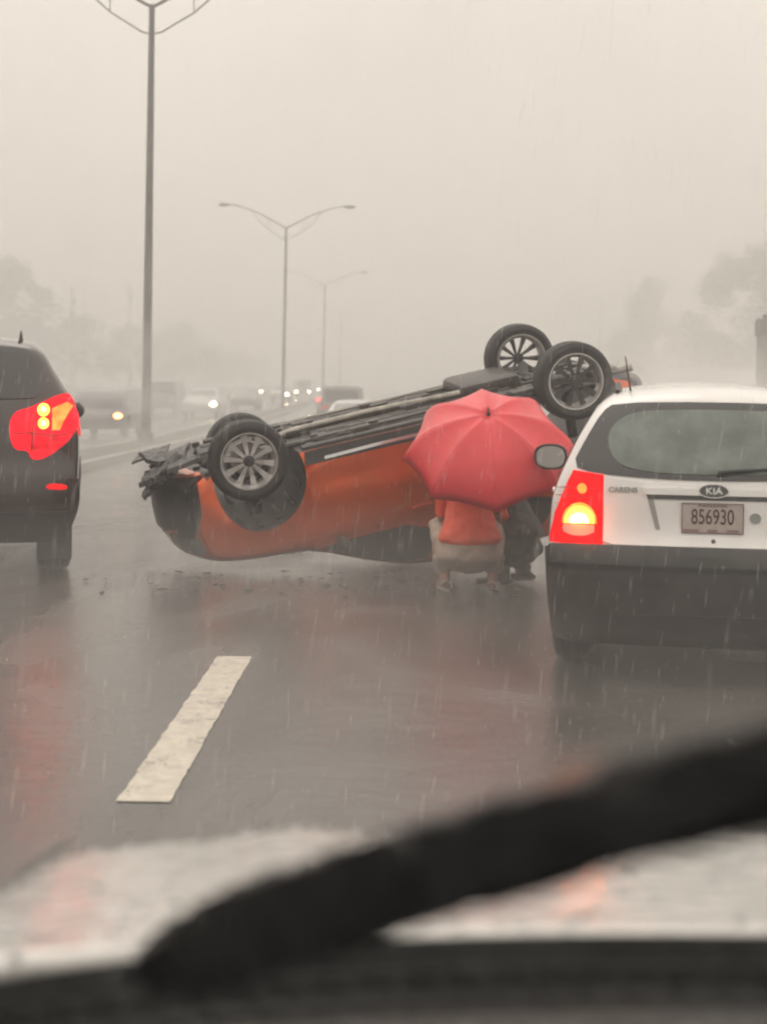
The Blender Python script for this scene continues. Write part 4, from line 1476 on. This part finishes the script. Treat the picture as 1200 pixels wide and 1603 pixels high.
# ------------------------------------------------------------------ street lamps
def street_lamp(Y, X, label, H=11.6, arms=(-1, 1), r=.13, group='street lamps along the median', lean=0.0):
    root = empty('street_lamp', (X, Y, gz(Y) + .10), 0)
    root.rotation_euler = (0, R(lean), 0)
    tag(root, label, 'street lamp', group)
    bm = bmesh.new()
    add_tube(bm, [(0, 0, .12 + (H - .2) * k / 10) for k in range(11)], [r - (r * .42) * k / 10 for k in range(11)], 10)
    bm_obj('pole', bm, M_POLE, root)
    bm = bmesh.new()
    add_box(bm, (0, 0, .08), (.42, .42, .04), None, .01)
    add_tube(bm, [(0, 0, .0), (0, 0, .30)], [.24, .2], 12)
    for sx in (-1, 1):
        for sy in (-1, 1): add_tube(bm, [(sx * .16, sy * .16, .08), (sx * .16, sy * .16, .16)], .02, 6)
    bm_obj('base', bm, M_POLE, root)
    for sx in arms:
        bm = bmesh.new()
        pts = [(0, 0, H - .15), (sx * .5, 0, H + .12), (sx * 1.6, 0, H + .72), (sx * 2.7, 0, H + 1.12), (sx * 3.2, 0, H + 1.24), (sx * 3.7, 0, H + 1.28)]
        add_tube(bm, pts, [.045, .042, .038, .033, .03, .03], 8)
        bm_obj('arm', bm, M_POLE, root)
        bm = bmesh.new()
        add_tube(bm, [(0, 0, H - .85), (sx * .25, 0, H - .80), (sx * 1.1, 0, H - .28), (sx * 1.75, 0, H + .30), (sx * 2.2, 0, H + .98)], .022, 6)
        add_tube(bm, [(sx * 1.1, 0, H - .28), (sx * 1.1, 0, H + .44)], .016, 6)
        bm_obj('brace', bm, M_POLE, root)
        bm = bmesh.new()
        bmesh.ops.create_uvsphere(bm, u_segments=16, v_segments=8, radius=1, matrix=Matrix.Translation((sx * 3.95, 0, H + 1.28)) @ Matrix.Diagonal((.42, .17, .10, 1)))
        o = bm_obj('luminaire', bm, M_POLE, root)
        bm = bmesh.new()
        bmesh.ops.create_uvsphere(bm, u_segments=12, v_segments=8, radius=1, matrix=Matrix.Translation((sx * 4.0, 0, H + 1.23)) @ Matrix.Diagonal((.25, .12, .10, 1)))
        bm_obj('lens', bm, mat('lamp_lens', (.4, .4, .38), .3), o)
    return root


street_lamp(38.5, -6.2, 'tall double-armed street lamp nearest the camera, its lower pole standing left of the overturned car')
street_lamp(93, -6.35, 'second double-armed street lamp, fully in view above the front wheel', lean=.3)
street_lamp(148, -6.1, 'third double-armed street lamp, faint behind the second', lean=.3)
street_lamp(206, -6.1, 'fourth double-armed street lamp, barely visible in the haze')
street_lamp(205, 30, 'faint lamp on the right verge, behind the raised rear wheel', H=13.5, r=.11)

# wooden utility poles, far left
for (px, top, Y, lab) in ((110, 455, 215, 'faint utility pole with crossarm, left of the tall street lamp and nearest the left edge'),
                          (201, 452, 240, 'faint utility pole just left of the tall street lamp')):
    X = (px - 600) / F_PX * Y
    t = empty('utility_pole', (X, Y, gz(Y) - .14))
    tag(t, lab, 'utility pole', 'utility poles on the left')
    Hh = EYE + (620 - top) / F_PX * Y - gz(Y) + .14
    bm = bmesh.new(); add_tube(bm, [(0, 0, -.2), (0, 0, Hh)], [.17, .11], 10); bm_obj('pole', bm, M_POLE, t)
    bm = bmesh.new(); add_box(bm, (0, 0, Hh - .4), (2.4, .12, .12)); add_box(bm, (0, 0, Hh - 1.3), (1.8, .12, .12)); bm_obj('crossarm', bm, M_POLE, t)
    for q in (-1, -.4, .4, 1):
        bm = bmesh.new(); add_tube(bm, [(q, 0, Hh - .34), (q, 0, Hh - .2), (q, 0, Hh - .14)], [.05, .06, .03], 8); bm_obj('insulator', bm, M_KERB, t)
    bm = bmesh.new(); add_tube(bm, [(.35, 0, Hh - 2.6), (.35, 0, Hh - 1.7)], .25, 12); bm_obj('transformer', bm, M_POLE, t)

# dark post at the right edge beyond the white car
P = at(1196, 560, 30)
t = empty('post', (P.x, 30, .0))
tag(t, 'dark round-capped post at the right edge behind the white car roof', 'post')
zt = at(1196, 500, 30).z
bm = bmesh.new(); add_tube(bm, [(0, 0, -.1), (0, 0, zt - .30)], .17, 14); bm_obj('pole', bm, M_POLE, t)
bm = bmesh.new(); add_tube(bm, [(0, 0, zt - .34), (0, 0, zt - .06), (0, 0, zt), (0, 0, zt + .02)], [.21, .21, .18, .10], 16); bm_obj('cap', bm, M_PLASTIC, t)
bm = bmesh.new(); add_tube(bm, [(0, 0, zt), (0, 0, zt + .10)], .05, 8); bm_obj('knob', bm, M_PLASTIC, t)


# ------------------------------------------------------------------ distant traffic
def traffic_car(name, X, Y, rz, label, cat, col, size, front_on=None, rear_on=None, group='cars further up the road', box=False):
    """rz=0: we see its rear; rz=180: it comes towards us"""
    root = empty(name, (X, Y, gz(Y) + .004), R(rz))
    root.rotation_euler = (0, 0, R(rz))
    tag(root, label, cat, group)
    Ln, Wd, Hh = size
    paint = mat('paint_%s' % '_'.join('%02d' % int(c * 99) for c in col), col, .3, coat=.8)
    k = Hh / 1.45

    if box:
        upper = [(0, .35), (-.02, .6), (.0, Hh - .35), (.08, Hh - .06), (.3, Hh), (Ln - 1.3, Hh), (Ln - .8, Hh - .25), (Ln - .25, Hh * .52), (Ln - .03, Hh * .42), (Ln, .5), (Ln - .1, .3)]
        Wt = [(.3, .95), (.8, 1.0), (Hh * .55, .99), (Hh, .88)]
        bz = Hh * .52
    else:
        upper = [(.02, .30), (-.02, .5), (.02, .78 * k), (.15, .95 * k), (.55, 1.0 * k), (1.15, 1.36 * k), (1.5, 1.43 * k), (2.3, 1.45 * k), (2.65, 1.38 * k), (3.35, 1.0 * k), (Ln - .25, .80 * k), (Ln - .02, .55), (Ln - .06, .28)]
        Wt = [(.3, .94), (.6, 1.0), (.9 * k, .97), (1.05 * k, .9), (1.45 * k, .66)]
        bz = .95 * k
    upper = chaikin(upper, 2)
    c = Car(root, upper, [(Ln - .85, .33, .36), (.85, .33, .36)], .24, lambda y, z: Wd / 2 * interp(z, Wt), paint, .08, (.18, .1), .05, .8, None, .14)
    if box:
        c.patch('rear_window', [(-Wd * .38, bz + .1), (-Wd * .36, Hh - .25), (Wd * .36, Hh - .25), (Wd * .38, bz + .1)], 'rear', M_GLASS, step=.15)
        c.patch('windscreen', [(-Wd * .42, bz + .05), (-Wd * .38, Hh - .2), (Wd * .38, Hh - .2), (Wd * .42, bz + .05)], 'front', M_GLASS, step=.15)
    else:
        c.patch('rear_window', [(-Wd * .36, .62), (-Wd * .32, 1.12), (Wd * .32, 1.12), (Wd * .36, .62)], 'top', M_GLASS, step=.12)
        c.patch('windscreen', [(-Wd * .40, 3.3), (-Wd * .33, 2.65), (Wd * .33, 2.65), (Wd * .40, 3.3)], 'top', M_GLASS, step=.12)
        for sd in ('left', 'right'):
            c.patch('window', [(1.0, 1.04 * k), (1.5, 1.33 * k), (2.5, 1.34 * k), (3.05, 1.04 * k)], sd, M_GLASS, step=.12)
    for sx in (-1, 1):
        on = rear_on and (sx in rear_on)
        c.patch('tail_light', [(sx * Wd * .46, .68), (sx * Wd * .46, .88), (sx * Wd * .30, .86), (sx * Wd * .32, .70)], 'rear',
                M_RED_FAR if on else M_RED_DIM, out=.03, th=.02, step=.08)
        on = front_on and (sx in front_on)
        c.patch('headlight', ellipse(sx * Wd * .37, .66, .13, .085, 12), 'front',
                (M_HEAD if front_on[sx] == 'w' else M_HEAD_ORANGE) if on else M_CLEAR, out=.03, th=.02, step=.08)
    for (x, y) in ((Wd * .42, Ln - .85), (-Wd * .42, Ln - .85), (Wd * .42, .85), (-Wd * .42, .85)):
        bm = bmesh.new()
        add_lathe(bm, [(-.1, .0001), (-.1, .2), (-.1, .29), (-.07, .32), (.07, .32), (.1, .29), (.1, .2), (.1, .0001)], 20, 'X', (x, y, .32))
        bm_obj('wheel', bm, M_TYRE, root)
    return root


M_RED_FAR = lens('lit_red_lens_far', (.5, .01, .01), (1, .05, .04), 5.0)
M_HEAD = lens('lit_headlamp', (.9, .9, .8), (1, .74, .42), 90.0)
M_HEAD_ORANGE = lens('lit_indicator', (.9, .5, .3), (1, .34, .10), 12.0)

traffic_car('sedan', -.85, 42, 0, 'white sedan ahead with its left brake light on, seen above the overturned car', 'car', (.6, .6, .6), (4.4, 1.72, 1.34), rear_on=(-1, 1))
traffic_car('suv', -1.75, 62, 0, 'grey van-like car in front of the white sedan', 'car', (.22, .21, .20), (4.5, 1.85, 1.75), box=True)
traffic_car('suv', -8.9, 50, 180, 'dark car coming the other way with one orange light, just right of the left wagon', 'car', (.10, .10, .10), (4.5, 1.8, 1.6), front_on={-1: 'o'}, box=True)
traffic_car('suv', -12.2, 84, 180, 'boxy dark off-road car just right of the tall lamp pole', 'car', (.07, .07, .07), (4.6, 1.95, 1.9), box=True)
traffic_car('sedan', -8.95, 76, 180, 'white car coming the other way with one bright headlight, beside the boxy dark car', 'car', (.6, .6, .6), (4.5, 1.8, 1.45), front_on={-1: 'w'})
traffic_car('sedan', -8.9, 98, 180, 'low dark car without lights between the white car and the second lamp', 'car', (.08, .08, .09), (4.6, 1.8, 1.45))
traffic_car('sedan', -9.3, 136, 180, 'car with one bright headlight at the foot of the second street lamp', 'car', (.3, .3, .3), (4.5, 1.8, 1.45), front_on={-1: 'w'})
traffic_car('van', -9.3, 174, 180, 'van with both headlights on just right of the second street lamp', 'van', (.25, .24, .26), (4.9, 2.0, 2.1), front_on={-1: 'w', 1: 'w'}, box=True)
traffic_car('sedan', -9.2, 226, 180, 'farthest oncoming car, a headlight at the foot of the third street lamp', 'car', (.3, .3, .3), (4.5, 1.8, 1.45), front_on={-1: 'w', 1: 'w'})
traffic_car('sedan', -3.75, 122, 0, 'tiny far car ahead with a red light, right of the third street lamp', 'car', (.3, .3, .3), (4.4, 1.75, 1.45), rear_on=(-1, 1))
traffic_car('sedan', -13.0, 168, 180, 'tiny far oncoming car in the outer lane, lights left of the second lamp foot', 'car', (.2, .2, .2), (4.4, 1.75, 1.45), front_on={-1: 'w', 1: 'w'})
traffic_car('sedan', -13.2, 118, 180, 'dim oncoming car in the outer lane left of the second lamp', 'car', (.15, .15, .17), (4.4, 1.75, 1.45), front_on={1: 'o'})
traffic_car('sedan', -3.2, 88, 0, 'faint dark car far ahead in the left lane showing red lights', 'car', (.12, .12, .12), (4.4, 1.75, 1.45), rear_on=(-1, 1))


# ------------------------------------------------------------------ trees
M_LEAF = mat('leaves', (.045, .055, .028), .6, vary=.4, vscale=.5)
M_BARK = mat('bark', (.07, .055, .04), .8, vary=.3, vscale=4)


def tree(X, Y, H, Wd, label, seed, cone=0.0, group='trees fading in the haze', nl=9000):
    rr = random.Random(seed)
    t = empty('tree', (X, Y, gz(Y) - .14))
    tag(t, label, 'tree', group)
    bm = bmesh.new()
    add_tube(bm, [(0, 0, -.2), (.1, 0, H * .25), (.0, .1, H * .5), (.1, 0, H * .78)], [H * .022, H * .017, H * .011, H * .004], 10)
    tips = []
    for k in range(11):
        z0 = H * rr.uniform(.22, .6); a = rr.uniform(0, 6.28); L_ = Wd * rr.uniform(.25, .48)
        e = (math.cos(a) * L_, math.sin(a) * L_, z0 + H * rr.uniform(.12, .28))
        add_tube(bm, [(0, 0, z0), (e[0] * .5, e[1] * .5, z0 + (e[2] - z0) * .6), e], [H * .008, H * .005, H * .002], 6)
        tips.append(e)
    bm_obj('trunk', bm, M_BARK, t)
    clumps = []
    for k in range(46):
        f = rr.random()
        z = H * (.25 + .72 * f)
        w = Wd * .5 * ((1 - f) ** .7 * cone + (1 - cone) * math.sqrt(max(.05, 1 - (2 * f - .85) ** 2 * .8)))
        a = rr.uniform(0, 6.28); q = math.sqrt(rr.random())
        clumps.append((Vector((math.cos(a) * w * q, math.sin(a) * w * q, z)), Wd * rr.uniform(.07, .15)))
    V, Fc = [], []
    for i in range(nl):
        c_, r_ = clumps[rr.randrange(len(clumps))]
        d = Vector((rr.gauss(0, 1), rr.gauss(0, 1), rr.gauss(0, .8)))
        d = d.normalized() * r_ * rr.random() ** .4 * 1.1
        p = c_ + d
        s_ = rr.uniform(.14, .34) * H / 14
        n1 = Vector((rr.gauss(0, 1), rr.gauss(0, 1), rr.gauss(0, 1))).normalized()
        n2 = n1.orthogonal().normalized()
        b_ = len(V)
        V += [p + n1 * s_, p + n2 * s_ * .5, p - n1 * s_, p - n2 * s_ * .5]
        Fc.append((b_, b_ + 1, b_ + 2, b_ + 3))
    mesh_obj('crown', V, Fc, M_LEAF, t, None, False)


def px_tree(px, top, Y, wpx, label, seed, cone=0.0, nl=7000):
    Y *= 1.62
    X = (px - 600) / F_PX * Y
    Hh = EYE + (620 - top) / F_PX * Y - gz(Y) + .14
    tree(X, Y, Hh, wpx / F_PX * Y, label, seed, cone, nl=nl)


px_tree(1190, 385, 128, 215, 'tall broad tree at the right edge above the white car', 11, 0, 12000)
px_tree(1015, 430, 178, 130, 'pointed faint tree right of the raised rear wheel', 12, .7, 9000)
px_tree(1085, 500, 150, 110, 'low tree filling the gap between the pointed and the tall tree', 13, 0)
px_tree(960, 545, 190, 110, 'small faint tree behind the raised rear wheel', 17, 0)
px_tree(15, 425, 150, 180, 'big faint tree at the left edge behind the wagon', 14, 0, 9000)
px_tree(115, 505, 140, 160, 'low faint tree left of the tall street lamp', 15, 0)
px_tree(205, 520, 150, 120, 'low tree directly behind the tall street lamp pole', 16, 0)
px_tree(285, 515, 165, 130, 'low faint tree right of the tall street lamp', 18, 0)
px_tree(365, 555, 190, 120, 'lowest faint tree between the two nearest lamps', 19, 0)
px_tree(790, 570, 220, 130, 'faint far tree above the overturned car', 20, 0)


# ------------------------------------------------------------------ the camera car: bonnet, cowl, wiper, dashboard top
def own_car():
    root = empty('silver_car', (.38, 1.3, 0))
    tag(root, 'pale silver car whose wet bonnet and black windscreen wiper fill the bottom of the picture', 'car')
    m = mat('wet_silver_paint', (.68, .67, .65), .35, metal=.1, coat=1, coat_rough=.06, vary=.13, vscale=26, bump=.5, bscale=24)  # colour mottling: some dirt, and a painted stand-in for broken reflections
    # bonnet surface
    V, Fc = [], []
    nx, ny = 44, 36
    for j in range(ny + 1):
        t = j / ny
        for i in range(nx + 1):
            u = -1 + 2 * i / nx
            d = t * .98
            z = .972 - d * .155 - .05 * max(0, (d - .62)) * 2 - .9 * max(0, d - .72) ** 1.6 - .03 * abs(u) ** 3
            z += .012 * math.exp(-((abs(u) - .62) / .07) ** 2) * min(1, t * 4)
            V.append((u * (.82 - .05 * t * t), d + .05 * abs(u) ** 2 * (1 - t) * -1 + .02 - .03 * abs(u) ** 3 * t, z))
    for j in range(ny):
        for i in range(nx):
            a = j * (nx + 1) + i
            Fc.append((a, a + 1, a + nx + 2, a + nx + 1))
    n = len(V)
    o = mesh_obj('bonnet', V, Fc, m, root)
    sd = o.modifiers.new('thickness', 'SOLIDIFY'); sd.thickness = .02; sd.offset = -1
    # wings, nose
    for sx in (-1, 1):
        bm = bmesh.new()
        pts = [(sx * .84, -.3 + k * .16, .93 - .11 * k * .16 - (.5 * max(0, k * .16 - .95)) ** 2) for k in range(9)]
        for a, b in zip(pts, pts[1:]):
            v = [bm.verts.new(p) for p in (a, b, (sx * .93, b[1], b[2] - .10), (sx * .93, a[1], a[2] - .10))]
            bm.faces.new(v)
            v2 = [bm.verts.new(p) for p in ((sx * .93, a[1], a[2] - .10), (sx * .93, b[1], b[2] - .10), (sx * .92, b[1], .3), (sx * .92, a[1], .3))]
            bm.faces.new(v2)
        bmesh.ops.remove_doubles(bm, verts=bm.verts, dist=.001)
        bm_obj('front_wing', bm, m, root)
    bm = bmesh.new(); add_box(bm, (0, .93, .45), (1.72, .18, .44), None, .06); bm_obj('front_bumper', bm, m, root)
    # beads of water
    rr = random.Random(9)
    bm = bmesh.new()
    for k in range(900):
        i = rr.randrange(nx * ny)
        f_ = Fc[i]
        p = (Vector(V[f_[0]]) + Vector(V[f_[2]])) / 2 + Vector((rr.uniform(-.015, .015), rr.uniform(-.012, .012), 0))
        s_ = rr.uniform(.0015, .006) if rr.random() < .85 else rr.uniform(.005, .008)
        p = Vector((p.x, p.y, p.z + .0005))
        bmesh.ops.create_icosphere(bm, subdivisions=1, radius=1, matrix=Matrix.Translation(p) @ Matrix.Diagonal((s_, s_ * rr.uniform(.8, 1.6), s_ * .45, 1)))
    o = bm_obj('rain_drops', bm, mat('water_drop', (.9, .92, .93), .08, trans=.9), root)
    o['kind'] = 'stuff'
    # cowl panel with slots
    cow = mat('cowl_plastic', (.010, .011, .011), .5, vary=.5, vscale=10, bump=.9, bscale=26, spec=.2)
    V, Fc = [], []
    rows = ((.03, .968), (.015, .972), (.0, .955), (-.06, .950), (-.12, .962), (-.17, .985), (-.20, .992))
    for (y, z) in rows:
        for i in range(33):
            u = -1 + i / 16
            V.append((u * .80, y - .05 * u * u, z - .05 * abs(u) ** 3))
    for j in range(len(rows) - 1):
        for i in range(32):
            a = j * 33 + i
            Fc.append((a, a + 1, a + 34, a + 33))
    cw = mesh_obj('cowl_panel', V, Fc, cow, root)
    bm = bmesh.new()
    for k in range(7):
        for q in range(40):
            x = -.76 + q * .038
            add_box(bm, (x, -.02 - .016 * k - .05 * (x / .8) ** 2, .953 + .0035 * max(0, k - 3) - .05 * abs(x / .8) ** 3), (.034, .005, .008))
    o = bm_obj('vent_rib', bm, cow, cw); o['kind'] = 'stuff'
    # dashboard top
    bm = bmesh.new()
    add_box(bm, (0, -.62, .99), (1.5, .50, .12), None, .03)
    add_box(bm, (0, -.395, 1.028), (1.4, .05, .02), None, .008)
    bm_obj('dashboard', bm, mat('dashboard_plastic', (.012, .012, .013), .5, bump=.3, bscale=200), root)

    # wiper, in world terms from its pivot (low left) to its tip (upper right)
    O = Vector((.38, 1.3, 0))
    A = at(215, 1545, 1.10) - O
    B = at(1290, 1195, .68) - O
    w = empty('windscreen_wiper', A, 0, root)
    d = (B - A)
    L_ = d.length; dn = d.normalized()
    up = Vector((0, -.5, .86)); up = (up - dn * up.dot(dn)).normalized()
    side = dn.cross(up)

    wr = random.Random(4)

    def bar(name, sec, s0, s1, m_, taper=(1, 1), bow=.0, lift=0.0, K=40):
        V, Fc = [], []
        for k in range(K + 1):
            t = s0 + (s1 - s0) * k / K
            sc = (taper[0] + (taper[1] - taper[0]) * k / K) * (.25 + .75 * math.sin(R(90) * min(1, k / (K * .22))))
            q = dn * (t * L_) + up * (bow * math.sin(math.pi * k / K) + lift)
            for (a, b) in sec:
                V.append(q + side * a * sc + up * b * sc + Vector((wr.uniform(-1, 1), wr.uniform(-1, 1), wr.uniform(-1, 1))) * .0028)
        ns = len(sec)
        for k in range(K):
            for i in range(ns):
                Fc.append((k * ns + i, k * ns + (i + 1) % ns, (k + 1) * ns + (i + 1) % ns, (k + 1) * ns + i))
        Fc += [tuple(range(ns))[::-1], tuple(K * ns + i for i in range(ns))]
        return mesh_obj(name, V, Fc, m_, w, None, True, 40)
    rub = mat('wiper_black', (.010, .010, .011), .5, vary=.4, vscale=30, bump=.3, bscale=60, spec=.3)
    bar('wiper_blade', [(-.017, -.006), (-.014, .006), (-.003, .020), (.004, .021), (.013, .006), (.017, -.004), (.004, -.010), (-.006, -.010)], .05, 1.05, rub, (2.3, 1.15), .007)
    bar('rubber_lip', [(-.005, -.010), (.004, -.010), (.001, -.026), (-.002, -.026)], .02, 1.05, rub, (1, 1), .007)
    bar('wiper_arm', [(-.010, .0), (-.008, .012), (.008, .012), (.010, .0)], .0, .62, rub, (2.0, .9), .006, .008)
    bm = bmesh.new()
    add_box(bm, dn * (.58 * L_) + up * .020, (.05, .035, .03), None, .006)
    bm_obj('wiper_clip', bm, rub, w)
    bm = bmesh.new()
    for k in range(150):
        t = wr.random()
        q = dn * (t * L_) + up * (.007 * math.sin(math.pi * t) + .018 * (2.5 - 1.35 * t) * wr.uniform(.2, 1)) + side * wr.uniform(-.016, .016)
        r_ = wr.uniform(.0008, .0030)
        bmesh.ops.create_icosphere(bm, subdivisions=1, radius=r_, matrix=Matrix.Translation(q))
    bm_obj('wiper_drops', bm, MATS['water_drop'], w)['kind'] = 'stuff'


own_car()

bpy.context.view_layer.update()
